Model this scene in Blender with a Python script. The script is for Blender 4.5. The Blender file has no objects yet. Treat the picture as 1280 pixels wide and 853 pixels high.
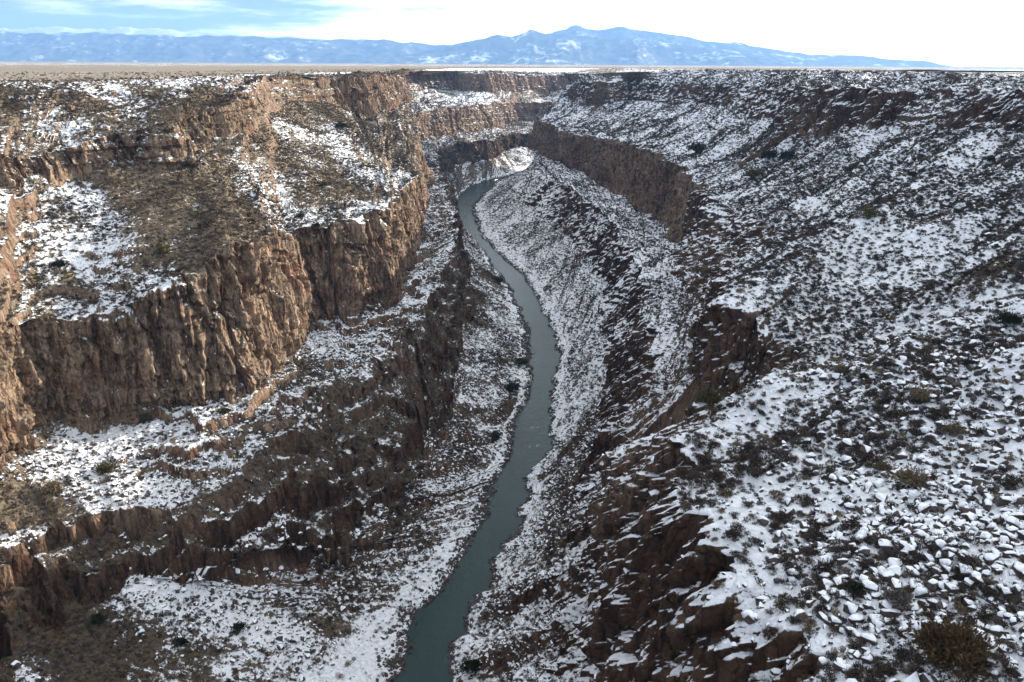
import bpy, math, random
import numpy as np

SEED = 7
rng = np.random.default_rng(SEED)
random.seed(SEED)
scene = bpy.context.scene
COL = scene.collection
R = math.radians

# ------------------------------------------------------------------ camera model
F = 1033.0                       # focal length in pixels of a 1280 px wide picture
PITCH = math.atan((426.5 - 80.0) / F)
ROLL = R(0.34)                   # horizon a little lower on the right
sp, cp = math.sin(PITCH), math.cos(PITCH)
fwd = np.array([0, cp, -sp])
up0 = np.array([0, sp, cp])
rt0 = np.array([1.0, 0, 0])
rt = math.cos(ROLL) * rt0 + math.sin(ROLL) * up0
up = -math.sin(ROLL) * rt0 + math.cos(ROLL) * up0


def ray(px, py):
    return fwd + rt * ((px - 640.0) / F) - up * ((py - 426.5) / F)


def P(px, py, z):                # the point on this line of sight at height z
    d = ray(px, py)
    return d * (z / d[2])


def PY(px, py, Y):               # the point on this line of sight Y metres ahead
    d = ray(px, py)
    return d * (Y / d[1])


def W(x, y, z):
    return np.array([x, y, z], float)


def above(ref, row, back):       # straight over ref until it shows in the given row, then set back sideways
    lo, hi = ref[2], -2.0
    for _ in range(50):
        m = 0.5 * (lo + hi)
        v = np.array([ref[0], ref[1], m])
        py = 426.5 - F * (v @ up) / (v @ fwd)
        if py > row:
            lo = m
        else:
            hi = m
    return np.array([ref[0] + back, ref[1] + abs(back) * 0.3, lo])


def project(p):
    d = p @ fwd
    dd = np.where(d > 1.0, d, 1.0)
    return 640 + F * (p @ rt) / dd, 426.5 - F * (p @ up) / dd, d


# ------------------------------------------------------------------ noise
def _hash(ix, iy, iz, seed):
    with np.errstate(over='ignore'):
        h = (ix.astype(np.uint32) * np.uint32(374761393) + iy.astype(np.uint32) * np.uint32(668265263)
             + iz.astype(np.uint32) * np.uint32(2246822519) + np.uint32((seed * 3266489917) & 0xffffffff))
        h ^= h >> np.uint32(15)
        h *= np.uint32(2246822519)
        h ^= h >> np.uint32(13)
        h *= np.uint32(3266489917)
        h ^= h >> np.uint32(16)
    return h


def _h01(ix, iy, iz, seed):
    return _hash(ix, iy, iz, seed).astype(np.float32) / np.float32(4294967295.0)


def vnoise(x, y, z, seed=0):     # smooth value noise, -1..1
    fx, fy, fz = np.floor(x), np.floor(y), np.floor(z)
    ix, iy, iz = fx.astype(np.int64), fy.astype(np.int64), fz.astype(np.int64)
    tx, ty, tz = x - fx, y - fy, z - fz
    tx = tx * tx * tx * (tx * (tx * 6 - 15) + 10)
    ty = ty * ty * ty * (ty * (ty * 6 - 15) + 10)
    tz = tz * tz * tz * (tz * (tz * 6 - 15) + 10)
    r = 0
    for a in (0, 1):
        wa = tx if a else 1 - tx
        for b in (0, 1):
            wb = ty if b else 1 - ty
            for c in (0, 1):
                wc = tz if c else 1 - tz
                r = r + wa * wb * wc * _h01(ix + a, iy + b, iz + c, seed)
    return r * 2 - 1


def fbm(x, y, z, octv=4, seed=0, gain=0.5):
    s, amp, tot = 0, 1.0, 0
    for o in range(octv):
        s = s + amp * vnoise(x, y, z, seed + o * 17)
        tot += amp
        amp *= gain
        x, y, z = x * 2.03 + 5.2, y * 2.03 + 1.3, z * 2.03 + 9.1
    return s / tot * 1.6


def worley2(u, v, seed=0):       # cell value (0..1) and distance to the cell border
    fu, fv = np.floor(u).astype(np.int64), np.floor(v).astype(np.int64)
    d1 = np.full(u.shape, 9.0, np.float32)
    d2 = np.full(u.shape, 9.0, np.float32)
    val = np.zeros(u.shape, np.float32)
    zz = np.zeros_like(fu)
    for a in (-1, 0, 1):
        for b in (-1, 0, 1):
            cu, cv = fu + a, fv + b
            du = cu + _h01(cu, cv, zz, seed) - u
            dv = cv + _h01(cu, cv, zz, seed + 1) - v
            d = np.sqrt(du * du + dv * dv)
            k = _h01(cu, cv, zz, seed + 2)
            near = d < d1
            d2 = np.where(near, d1, np.minimum(d2, d))
            val = np.where(near, k, val)
            d1 = np.where(near, d, d1)
    return val, d2 - d1


def smooth(e0, e1, x):
    t = np.clip((x - e0) / (e1 - e0), 0, 1)
    return t * t * (3 - 2 * t)


# ------------------------------------------------------------------ materials
def new_mat(name):
    m = bpy.data.materials.new(name)
    m.use_nodes = True
    nt = m.node_tree
    for n in list(nt.nodes):
        nt.nodes.remove(n)
    out = nt.nodes.new('ShaderNodeOutputMaterial')
    b = nt.nodes.new('ShaderNodeBsdfPrincipled')
    nt.links.new(b.outputs[0], out.inputs[0])
    return m, nt, b


class NT:                        # a little shorthand for node trees
    def __init__(s, nt):
        s.nt = nt

    def node(s, typ, **kw):
        n = s.nt.nodes.new(typ)
        for k, v in kw.items():
            setattr(n, k, v)
        return n

    def link(s, a, b):
        s.nt.links.new(a, b)

    def put(s, sock, v):
        if isinstance(v, bpy.types.NodeSocket):
            s.link(v, sock)
        else:
            sock.default_value = v

    def math(s, op, a, b=0.0, clamp=False):
        n = s.node('ShaderNodeMath', operation=op, use_clamp=clamp)
        s.put(n.inputs[0], a)
        s.put(n.inputs[1], b)
        return n.outputs[0]

    def noise(s, vec, scale, detail=3.0, rough=0.55):
        n = s.node('ShaderNodeTexNoise')
        s.link(vec, n.inputs['Vector'])
        n.inputs['Scale'].default_value = scale
        n.inputs['Detail'].default_value = detail
        n.inputs['Roughness'].default_value = rough
        return n.outputs['Fac']

    def scaled(s, vec, sc):
        n = s.node('ShaderNodeVectorMath', operation='MULTIPLY')
        s.link(vec, n.inputs[0])
        n.inputs[1].default_value = sc
        return n.outputs[0]

    def sstep(s, x, a, b):
        n = s.node('ShaderNodeMapRange', interpolation_type='SMOOTHSTEP')
        s.put(n.inputs[0], x)
        s.put(n.inputs[1], a)
        s.put(n.inputs[2], b)
        return n.outputs[0]

    def mix(s, f, a, b):
        n = s.node('ShaderNodeMix', data_type='RGBA')
        s.put(n.inputs[0], f)
        s.put(n.inputs[6], a if isinstance(a, bpy.types.NodeSocket) else (*a, 1))
        s.put(n.inputs[7], b if isinstance(b, bpy.types.NodeSocket) else (*b, 1))
        return n.outputs[2]

    def ramp(s, f, stops):
        n = s.node('ShaderNodeValToRGB')
        s.link(f, n.inputs[0])
        cr = n.color_ramp
        while len(cr.elements) < len(stops):
            cr.elements.new(0.5)
        for e, (p, c) in zip(cr.elements, stops):
            e.position = p
            e.color = (*c, 1)
        return n.outputs[0]


SNOW = (0.82, 0.84, 0.87)


def terrain_mat():
    m, nt, b = new_mat('canyon_ground')
    k = NT(nt)
    geo = k.node('ShaderNodeNewGeometry')
    pos = geo.outputs['Position']
    sep = k.node('ShaderNodeSeparateXYZ')
    k.link(geo.outputs['Normal'], sep.inputs[0])
    nz = sep.outputs[2]
    att = k.node('ShaderNodeAttribute', attribute_name='snow')
    snow_b = att.outputs['Fac']
    # rock: reddish basalt with upright streaks, pale tan breaks and dark varnished streaks
    streak = k.noise(k.scaled(pos, (0.55, 0.55, 0.10)), 1.0, 5.0, 0.68)
    blot = k.noise(pos, 0.06, 3.0, 0.6)
    fine = k.noise(pos, 0.9, 6.0, 0.72)
    rock = k.ramp(k.math('ADD', k.math('MULTIPLY', streak, 0.6), k.math('MULTIPLY', fine, 0.4)),
                  [(0.36, (0.022, 0.016, 0.014)), (0.44, (0.085, 0.056, 0.040)), (0.52, (0.235, 0.157, 0.104)), (0.62, (0.44, 0.32, 0.215))])
    wpos = k.node('ShaderNodeVectorMath', operation='ADD')
    k.link(pos, wpos.inputs[0])
    wn_ = k.node('ShaderNodeTexNoise')
    k.link(pos, wn_.inputs['Vector'])
    wn_.inputs['Scale'].default_value = 0.5
    k.link(k.scaled(wn_.outputs['Color'], (1.6, 1.6, 1.6)), wpos.inputs[1])

    def joints(sc):
        vo = k.node('ShaderNodeTexVoronoi', feature='DISTANCE_TO_EDGE')
        k.link(k.scaled(wpos.outputs[0], sc), vo.inputs['Vector'])
        vo.inputs['Scale'].default_value = 1.0
        return vo.outputs['Distance']
    j1, j2 = joints((0.42, 0.42, 0.10)), joints((1.15, 1.15, 0.35))
    vc = k.node('ShaderNodeTexVoronoi', feature='F1')
    k.link(k.scaled(wpos.outputs[0], (0.42, 0.42, 0.10)), vc.inputs['Vector'])
    vc.inputs['Scale'].default_value = 1.0
    sepc = k.node('ShaderNodeSeparateXYZ')
    k.link(vc.outputs['Color'], sepc.inputs[0])
    rock = k.mix(k.math('MULTIPLY', k.sstep(sepc.outputs[0], 0.3, 0.65), 0.5), rock, (0.38, 0.275, 0.190))
    rock = k.mix(k.math('MULTIPLY', k.sstep(sepc.outputs[1], 0.68, 0.85), 0.5), rock, (0.075, 0.05, 0.037))
    rock = k.mix(k.math('MULTIPLY', k.sstep(j1, 0.06, 0.01), 0.45), rock, (0.015, 0.011, 0.010))
    rock = k.mix(k.math('MULTIPLY', k.sstep(j2, 0.06, 0.01), 0.3), rock, (0.02, 0.015, 0.013))
    rock = k.mix(k.sstep(blot, 0.52, 0.72), rock, k.mix(0.55, rock, (0.17, 0.065, 0.036)))
    va = k.node('ShaderNodeAttribute', attribute_name='painted_shade')  # shade of the unlit walls, painted into rock and soil by band
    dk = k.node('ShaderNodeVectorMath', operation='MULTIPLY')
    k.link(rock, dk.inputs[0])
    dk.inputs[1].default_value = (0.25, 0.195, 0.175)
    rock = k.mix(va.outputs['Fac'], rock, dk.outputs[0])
    # soil between the bushes: dry brown earth and yellowed grass
    soil = k.ramp(k.noise(pos, 0.8, 5.0, 0.7), [(0.3, (0.080, 0.062, 0.045)), (0.5, (0.165, 0.130, 0.090)), (0.7, (0.26, 0.21, 0.145))])
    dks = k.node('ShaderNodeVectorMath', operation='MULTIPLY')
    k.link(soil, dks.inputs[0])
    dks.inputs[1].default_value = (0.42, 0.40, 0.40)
    soil = k.mix(va.outputs['Fac'], soil, dks.outputs[0])  # the painted shade darkens the soil too
    steep = k.sstep(k.math('ADD', nz, k.math('MULTIPLY', k.math('SUBTRACT', fine, 0.5), 0.35)), 0.52, 0.70)
    base = k.mix(steep, rock, soil)
    # snow lies on the flatter faces, in patches
    n1 = k.noise(pos, 0.42, 5.0, 0.62)
    n2 = k.noise(pos, 0.09, 3.0, 0.55)
    n3 = k.noise(pos, 1.5, 3.0, 0.6)
    s = k.math('ADD', k.math('MULTIPLY', k.math('SUBTRACT', n1, 0.5), 1.5), k.math('MULTIPLY', k.math('SUBTRACT', n2, 0.5), 0.9))
    s = k.math('ADD', s, k.math('MULTIPLY', k.math('SUBTRACT', n3, 0.5), 0.8))
    s = k.math('ADD', s, snow_b)
    s = k.math('ADD', s, k.math('MULTIPLY', k.math('SUBTRACT', nz, 0.82), 1.6))
    cover = k.sstep(s, -0.08, 0.10)
    cover = k.math('MULTIPLY', cover, k.sstep(nz, 0.40, 0.56))
    k.link(k.mix(cover, base, SNOW), b.inputs['Base Color'])
    b.inputs['Roughness'].default_value = 0.9
    b.inputs['Specular IOR Level'].default_value = 0.15
    bump = k.node('ShaderNodeBump')
    bump.inputs['Strength'].default_value = 0.9
    bump.inputs['Distance'].default_value = 1.0
    hgt = k.math('ADD', k.math('MULTIPLY', k.noise(pos, 0.8, 6.0, 0.68), 1.0), k.math('MULTIPLY', j1, 2.6))
    hgt = k.math('ADD', hgt, k.math('MULTIPLY', cover, 0.12))
    k.link(hgt, bump.inputs['Height'])
    k.link(bump.outputs[0], b.inputs['Normal'])
    return m


def plain_mat():
    m, nt, b = new_mat('sage_plain')
    k = NT(nt)
    geo = k.node('ShaderNodeNewGeometry')
    pos = geo.outputs['Position']
    att = k.node('ShaderNodeAttribute', attribute_name='snow')
    soil = k.ramp(k.noise(pos, 0.25, 6.0, 0.7), [(0.3, (0.13, 0.108, 0.075)), (0.5, (0.225, 0.19, 0.135)), (0.7, (0.33, 0.285, 0.21))])
    soil = k.mix(k.sstep(k.noise(pos, 0.004, 4.0, 0.6), 0.45, 0.65), soil, (0.25, 0.205, 0.165))
    n = k.math('ADD', k.math('MULTIPLY', k.noise(pos, 0.012, 5.0, 0.65), 1.2), k.math('MULTIPLY', k.noise(pos, 0.3, 4.0, 0.6), 0.8))
    s = k.math('ADD', k.math('SUBTRACT', n, 1.0), att.outputs['Fac'])
    k.link(k.mix(k.sstep(s, -0.02, 0.08), soil, SNOW), b.inputs['Base Color'])
    b.inputs['Roughness'].default_value = 0.95
    b.inputs['Specular IOR Level'].default_value = 0.1
    bump = k.node('ShaderNodeBump')
    bump.inputs['Strength'].default_value = 0.5
    bump.inputs['Distance'].default_value = 1.0
    k.link(k.noise(pos, 0.5, 4.0, 0.6), bump.inputs['Height'])
    k.link(bump.outputs[0], b.inputs['Normal'])
    return m


def mountain_mat():
    m, nt, b = new_mat('forested_mountain')
    k = NT(nt)
    geo = k.node('ShaderNodeNewGeometry')
    pos = geo.outputs['Position']
    sep = k.node('ShaderNodeSeparateXYZ')
    k.link(pos, sep.inputs[0])
    att = k.node('ShaderNodeAttribute', attribute_name='snow')
    forest = k.ramp(k.noise(pos, 0.003, 5.0, 0.65), [(0.35, (0.030, 0.040, 0.036)), (0.6, (0.13, 0.125, 0.10))])
    n = k.math('ADD', k.math('MULTIPLY', k.noise(k.scaled(pos, (1, 1, 1.6)), 0.0011, 7.0, 0.68), 1.0), k.math('MULTIPLY', k.noise(pos, 0.0055, 4.0, 0.6), 0.5))
    s = k.math('ADD', k.math('MULTIPLY', k.math('SUBTRACT', n, 0.78), 1.0), att.outputs['Fac'])
    k.link(k.mix(k.sstep(s, 0.02, 0.2), forest, SNOW), b.inputs['Base Color'])
    b.inputs['Roughness'].default_value = 1.0
    b.inputs['Specular IOR Level'].default_value = 0.0
    return m


def water_mat():
    m, nt, b = new_mat('river_water')
    k = NT(nt)
    geo = k.node('ShaderNodeNewGeometry')
    pos = geo.outputs['Position']
    foam_n = k.math('ADD', k.math('MULTIPLY', k.noise(k.scaled(pos, (1.0, 0.35, 1.0)), 0.30, 6.0, 0.7), 1.0), k.math('MULTIPLY', k.noise(pos, 0.03, 2.0, 0.5), 0.6))
    foam = k.math('MULTIPLY', k.sstep(foam_n, 0.98, 1.12), 0.4)
    col = k.mix(k.noise(k.scaled(pos, (1.0, 0.4, 1.0)), 0.08, 4.0, 0.6), (0.006, 0.020, 0.018), (0.020, 0.044, 0.041))
    k.link(k.mix(foam, col, (0.45, 0.52, 0.52)), b.inputs['Base Color'])
    b.inputs['Roughness'].default_value = 0.25
    b.inputs['Specular IOR Level'].default_value = 0.2
    b.inputs['IOR'].default_value = 1.33
    bump = k.node('ShaderNodeBump')
    bump.inputs['Strength'].default_value = 0.7
    bump.inputs['Distance'].default_value = 0.4
    k.link(k.noise(k.scaled(pos, (1.0, 0.6, 1.0)), 0.5, 5.0, 0.6), bump.inputs['Height'])
    k.link(bump.outputs[0], b.inputs['Normal'])
    return m


def leaf_mat(name, c0, c1, scale=1.3):
    m, nt, b = new_mat(name)
    k = NT(nt)
    geo = k.node('ShaderNodeNewGeometry')
    oi = k.node('ShaderNodeObjectInfo')
    f = k.math('ADD', k.math('MULTIPLY', k.noise(geo.outputs['Position'], scale, 3.0, 0.6), 0.8), k.math('MULTIPLY', oi.outputs['Random'], 0.4))
    k.link(k.ramp(f, [(0.3, c0), (0.85, c1)]), b.inputs['Base Color'])
    b.inputs['Roughness'].default_value = 0.9
    b.inputs['Specular IOR Level'].default_value = 0.1
    return m


def stone_mat():
    m, nt, b = new_mat('dark_basalt')
    k = NT(nt)
    geo = k.node('ShaderNodeNewGeometry')
    pos = geo.outputs['Position']
    f = k.noise(pos, 2.2, 5.0, 0.65)
    k.link(k.ramp(f, [(0.3, (0.020, 0.016, 0.015)), (0.6, (0.068, 0.050, 0.041)), (0.8, (0.13, 0.10, 0.08))]), b.inputs['Base Color'])
    b.inputs['Roughness'].default_value = 0.85
    bump = k.node('ShaderNodeBump')
    bump.inputs['Strength'].default_value = 0.6
    bump.inputs['Distance'].default_value = 0.2
    k.link(f, bump.inputs['Height'])
    k.link(bump.outputs[0], b.inputs['Normal'])
    return m


def snow_mat():
    m, nt, b = new_mat('settled_snow')
    k = NT(nt)
    geo = k.node('ShaderNodeNewGeometry')
    f = k.noise(geo.outputs['Position'], 1.5, 4.0, 0.6)
    k.link(k.mix(f, (0.76, 0.79, 0.83), (0.86, 0.87, 0.89)), b.inputs['Base Color'])
    b.inputs['Roughness'].default_value = 0.8
    b.inputs['Specular IOR Level'].default_value = 0.2
    return m


def bark_mat():
    m, nt, b = new_mat('grey_bark')
    k = NT(nt)
    geo = k.node('ShaderNodeNewGeometry')
    f = k.noise(k.scaled(geo.outputs['Position'], (6, 6, 1.5)), 1.0, 4.0, 0.6)
    k.link(k.ramp(f, [(0.3, (0.035, 0.026, 0.02)), (0.7, (0.12, 0.09, 0.07))]), b.inputs['Base Color'])
    b.inputs['Roughness'].default_value = 0.9
    return m


M_TER, M_PLAIN, M_MTN, M_WATER = terrain_mat(), plain_mat(), mountain_mat(), water_mat()
M_SAGE = leaf_mat('sage_leaves', (0.024, 0.018, 0.0145), (0.098, 0.076, 0.058))
M_RABBIT = leaf_mat('dry_brush', (0.08, 0.060, 0.038), (0.22, 0.17, 0.105))
M_JUNIPER = leaf_mat('juniper_leaves', (0.012, 0.016, 0.009), (0.055, 0.055, 0.028), 0.9)
M_RUST = leaf_mat('russet_juniper_leaves', (0.022, 0.016, 0.009), (0.085, 0.055, 0.026), 0.9)
M_STONE, M_SNOW, M_BARK = stone_mat(), snow_mat(), bark_mat()


# ------------------------------------------------------------------ mesh helpers
def raw_mesh(name, V, faces, mats, mat_idx=None, smooth_shade=True, attrs=None, normals=None):
    V = np.ascontiguousarray(V, np.float32)
    faces = np.ascontiguousarray(faces, np.int32)
    n, w = faces.shape
    me = bpy.data.meshes.new(name)
    me.vertices.add(len(V))
    me.vertices.foreach_set('co', V.ravel())
    me.loops.add(n * w)
    me.loops.foreach_set('vertex_index', faces.ravel())
    me.polygons.add(n)
    me.polygons.foreach_set('loop_start', np.arange(0, n * w, w, dtype=np.int32))
    me.polygons.foreach_set('loop_total', np.full(n, w, np.int32))
    me.polygons.foreach_set('use_smooth', np.full(n, smooth_shade, bool))
    for m in mats:
        me.materials.append(m)
    if mat_idx is not None:
        me.polygons.foreach_set('material_index', np.ascontiguousarray(mat_idx, np.int32))
    for an, av in (attrs or {}).items():
        a = me.attributes.new(an, 'FLOAT', 'POINT')
        a.data.foreach_set('value', np.ascontiguousarray(av, np.float32))
    me.update(calc_edges=True)
    if normals is not None:
        me.normals_split_custom_set_from_vertices(np.ascontiguousarray(normals, np.float32))
    return me


def link(name, me, parent=None):
    o = bpy.data.objects.new(name, me)
    COL.objects.link(o)
    if parent is not None:
        o.parent = parent
    return o


def tag(o, label=None, cat=None, group=None, kind=None):
    if label:
        o['label'] = label
    if cat:
        o['category'] = cat
    if group:
        o['group'] = group
    if kind:
        o['kind'] = kind
    return o


def grid_faces(nr, nc):
    i = np.arange(nr * nc).reshape(nr, nc)
    return np.stack([i[:-1, :-1], i[:-1, 1:], i[1:, 1:], i[1:, :-1]], -1).reshape(-1, 4)


def grid_normals(G):
    du = np.gradient(G, axis=1)
    dv = np.gradient(G, axis=0)
    n = np.cross(du, dv)
    n /= np.linalg.norm(n, axis=-1, keepdims=True) + 1e-9
    return n


# ------------------------------------------------------------------ the two canyon walls, traced as cross sections
# a cross section: river edge, foot and top of the lower cliff, foot and top of the middle cliff, foot and top of the upper cliff, rim
WZ = -185.0


def sec(side, r0, r1, top2, r3, top4, r5, top6, r7):
    s = -1.0 if side == 'L' else 1.0
    a0 = P(*r0, WZ) if len(r0) == 2 else W(*r0)
    a1 = P(*r1)
    a2 = above(a1, top2, s * 3) if not isinstance(top2, tuple) else P(*top2)
    a3 = P(*r3)
    a4 = above(a3, top4, s * 4)
    a5 = P(*r5)
    a6 = above(a5, top6, s * 3)
    a7 = PY(*r7)
    return [a0, a1, a2, a3, a4, a5, a6, a7]


def wsec(*pts):
    return [W(*p) for p in pts]


LEFT = [
    wsec((-118, -200, WZ), (-165, -200, -150), (-170, -200, -135), (-195, -200, -122), (-200, -200, -75), (-245, -200, -42), (-249, -200, -25), (-262, -200, -10)),
    wsec((-72, 30, WZ), (-140, 40, -148), (-147, 40, -134), (-172, 60, -122), (-178, 60, -75), (-225, 80, -43), (-229, 80, -26), (-245, 90, -10)),
    wsec((-52, 150, WZ), (-128, 150, -146), (-135, 152, -133), (-166, 170, -123), (-171, 172, -76), (-218, 235, -45), (-222, 237, -30), (-258, 270, -11)),
    sec('L', (505, 853), (122, 745, -146), (60, 660, -134), (0, 590, -121), 400, (0, 230, -46), 195, (0, 106, 430)),
    sec('L', (540, 758), (165, 724, -147), (110, 655, -133), (54, 542, -119), 408, (48, 234, -49), 194, (60, 105, 445)),
    sec('L', (572, 712), (231, 712, -148), (215, 640, -133), (146, 511, -119), 388, (82, 212, -44.7), 190, (110, 104, 460)),
    sec('L', (595, 680), (300, 690, -150), (260, 610, -131), (190, 511, -119), 378, (112, 207, -44.5), 180, (150, 103, 480)),
    sec('L', (609, 650), (355, 680, -153), (300, 580, -129), (238, 501, -119), 350, (153, 204, -44.5), 170, (190, 102, 500)),
    sec('L', (618, 630), (405, 678, -155), (350, 545, -127), (289, 491, -118), 338, (235, 204, -45), 156, (240, 101, 520)),
    sec('L', (624, 612), (440, 665, -156), (390, 500, -125), (323, 480, -118), 312, (252, 178, -38), 146, (270, 100, 540)),
    sec('L', (632, 592), (475, 630, -158), (425, 470, -123), (357, 443, -118), 293, (282, 176, -39), 140, (300, 98, 580)),
    sec('L', (641, 570), (500, 598, -158), (470, 445, -122), (368, 410, -118), 288, (310, 160, -36), 115, (318, 97, 640)),
    sec('L', (642, 545), (525, 560, -158), (498, 430, -122), (378, 400, -118), 290, (335, 145, -32), 103, (335, 96, 700)),
    sec('L', (650, 528), (540, 535, -158), (513, 410, -122), (432, 400, -118), 286, (343, 130, -28), 100, (365, 95, 750)),
    sec('L', (662, 500), (556, 505, -158), (530, 388, -122), (464, 386, -118), 275, (391, 127, -30), 98, (400, 94, 800)),
    sec('L', (668, 472), (566, 470, -157), (545, 366, -122), (490, 382, -118), 260, (420, 134, -37), 97, (430, 93, 880)),
    sec('L', (670, 450), (574, 435, -156), (558, 338, -123), (503, 358, -118), 253, (440, 142, -43), 96, (455, 92, 940)),
    sec('L', (668, 425), (577, 400, -156), (567, 310, -124), (508, 335, -118), 245, (455, 146, -46), 95, (475, 91, 1000)),
    sec('L', (655, 390), (579, 350, -155), 285, (522, 310, -118), 225, (475, 138, -43), 94, (490, 90.5, 1050)),
    sec('L', (640, 360), (575, 315, -154), 262, (525, 275, -118), 205, (490, 131, -43), 92, (500, 90, 1120)),
    sec('L', (605, 314), (566, 275, -154), 235, (528, 238, -118), 185, (498, 128, -44), 92, (512, 89, 1180)),
    sec('L', (575, 283), (556, 248, -154), 212, (525, 205, -118), 160, (500, 122, -46), 91, (520, 88.5, 1250)),
    sec('L', (569, 268), (550, 228, -154), 198, (515, 178, -118), 143, (505, 115, -48), 91, (530, 88.5, 1330)),
    sec('L', (571, 254), (555, 212, -154), 185, (546, 170, -118), 136, (515, 112, -50), 91, (540, 88.5, 1500)),
    sec('L', (582, 237), (580, 203, -154), 178, (580, 166, -118), 132, (560, 113, -53), 91, (570, 88.5, 1780)),
    sec('L', (610, 225), (610, 198, -154), 174, (614, 160, -118), 129, (615, 115, -55), 91, (610, 88.5, 1900)),
    sec('L', (40, 1530, WZ), (634, 186, -154), 168, (645, 152, -118), 127, (645, 114, -57), 92, (645, 89.5, 2050)),
    sec('L', (200, 1630, WZ), (690, 182, -154), 166, (672, 151, -118), 127, (690, 113, -57), 93, (692, 90.5, 2100)),
    wsec((600, 1800, WZ), (600, 1850, -154), (600, 1855, -132), (600, 1900, -118), (600, 1905, -75), (600, 1990, -55), (600, 1995, -30), (600, 2060, -18)),
]
RIGHT = [  # near rim, out of view, is raised to keep sun off the knoll
    wsec((-95, -200, WZ), (-25, -200, -152), (-20, -200, -130), (10, -200, -112), (16, -200, -75), (160, -200, -25), (163, -200, -12), (180, -200, -2.5)),
    wsec((-62, 30, WZ), (0, 0, -152), (5, 0, -130), (22, 0, -110), (30, 0, -73), (165, -20, -25), (168, -20, -12), (182, -20, -2.5)),
    wsec((-45, 110, WZ), (5, 90, -152), (10, 90, -132), (22, 82, -110), (33, 80, -71), (175, 60, -24), (178, 60, -12), (192, 60, -2.5)),
    wsec((-36, 150, WZ), (8, 130, -153), (12, 130, -132), (20, 115, -110), P(870, 680, -72), (190, 110, -23), (193, 110, -11), (207, 112, -2.5)),
    wsec((-30, 180, WZ), (12, 165, -154), (16, 163, -133), (22, 148, -112), P(835, 610, -74), (198, 160, -22), (201, 160, -11), (214, 163, -2.5)),
    wsec(P(559, 853, WZ), P(735, 800, -155), P(748, 720, -133), P(775, 660, -112), P(815, 545, -77), (206, 220, -22), (209, 220, -11), (222, 225, -2.5)),
    wsec(P(566, 801, WZ), P(718, 740, -156), P(735, 665, -134), P(790, 590, -113), P(880, 490, -79), (212, 270, -22), (215, 270, -11), (228, 276, -2.5)),
    wsec(P(590, 750, WZ), P(722, 700, -156), P(742, 635, -134), P(960, 520, -96), P(985, 476, -85), (220, 300, -22), (223, 300, -11), (238, 310, -2.5)),
    sec('R', (602, 733), (735, 650, -155), 600, (960, 488, -98), 425, (1280, 158, -24), 120, (1280, 97, 425)),
    sec('R', (615, 699), (748, 620, -154), 560, (888, 487, -100), 388, (1240, 158, -25), 120, (1240, 95, 445)),
    sec('R', (642, 665), (762, 585, -153), 520, (888, 415, -100), 335, (1200, 158, -27), 116, (1200, 93, 475)),
    sec('R', (651, 638), (775, 545, -153), 470, (918, 384, -100), 300, (1130, 155, -29), 110, (1130, 90.5, 550)),
    sec('R', (658, 600), (782, 510, -152), 435, (878, 338, -105), 265, (1060, 160, -34), 108, (1060, 89.5, 620)),
    sec('R', (688, 563), (785, 470, -152), 400, (848, 290, -110), 225, (1000, 160, -38), 106, (1000, 88.5, 720)),
    sec('R', (690, 535), (783, 430, -151), 362, (829, 277, -118), 198, (940, 140, -37), 104, (940, 88, 860)),
    sec('R', (688, 500), (778, 400, -151), 335, (782, 250, -118), 182, (885, 130, -38), 103, (885, 88, 1020)),
    sec('R', (700, 455), (768, 360, -151), 305, (745, 225, -117), 172, (840, 128, -42), 102, (840, 88.5, 1110)),
    sec('R', (692, 416), (740, 315, -152), 268, (705, 205, -114), 165, (790, 125, -45), 100, (790, 90, 1140)),
    sec('R', (654, 348), (705, 285, -153), 240, (680, 195, -115), 155, (740, 128, -48), 104, (735, 92, 1230)),
    sec('R', (604, 300), (670, 258, -154), 222, (665, 185, -115), 150, (705, 122, -50), 103, (705, 92, 1400)),
    wsec(P(586, 262, WZ), P(652, 235, -155), P(653, 212, -135), (70, 1330, -115), (74, 1330, -78), (150, 1440, -52), (153, 1440, -35), (160, 1480, -16)),
    wsec(P(620, 224, WZ), (30, 1330, -155), (34, 1330, -135), (120, 1390, -115), (124, 1390, -78), (220, 1480, -52), (223, 1480, -35), (240, 1510, -16)),
    wsec((45, 1505, WZ), (100, 1450, -155), (104, 1448, -135), (200, 1440, -115), (203, 1438, -78), (300, 1500, -50), (303, 1500, -32), (320, 1530, -15)),
    wsec((250, 1600, WZ), (260, 1540, -155), (262, 1536, -135), (320, 1500, -115), (322, 1496, -78), (400, 1540, -50), (402, 1540, -32), (420, 1560, -15)),
    wsec((600, 1750, WZ), (600, 1690, -155), (600, 1685, -135), (600, 1650, -115), (600, 1645, -78), (600, 1610, -50), (600, 1607, -32), (600, 1590, -15)),
]

BROKEN = {
    'L': [[(0, .4), (3, .4), (8, .3), (11, .2), (15, .2), (18, .25), (20, .5), (28, .5)],
          [(0, .2), (3, .03), (6.5, .05), (7, .22), (8.5, .2), (9.5, 0), (17, .03), (20, .3), (22, .1), (25, .1), (28, .3)],
          [(0, .6), (3, .3), (5, .2), (8, .2), (9, .5), (11, .3), (16, .25), (20, .3), (28, .3)]],
    'R': [[(0, .5), (5, .5), (7, .6), (10, .85), (13, .7), (19, .85), (24, .5)],
          [(0, .4), (4, .4), (6, .6), (7.5, .3), (8, .05), (9.5, .05), (10, .6), (12, .95), (13, .4), (14, .05), (15.4, .3), (16.3, .05), (17.4, .05), (18.2, .3), (24, .2)],
          [(0, .9), (8, .9), (12, .85), (15, .7), (18, .6), (24, .4)]],
}
ROWS = [44, 40, 40, 88, 80, 34, 34]           # rows between one rail and the next
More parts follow.
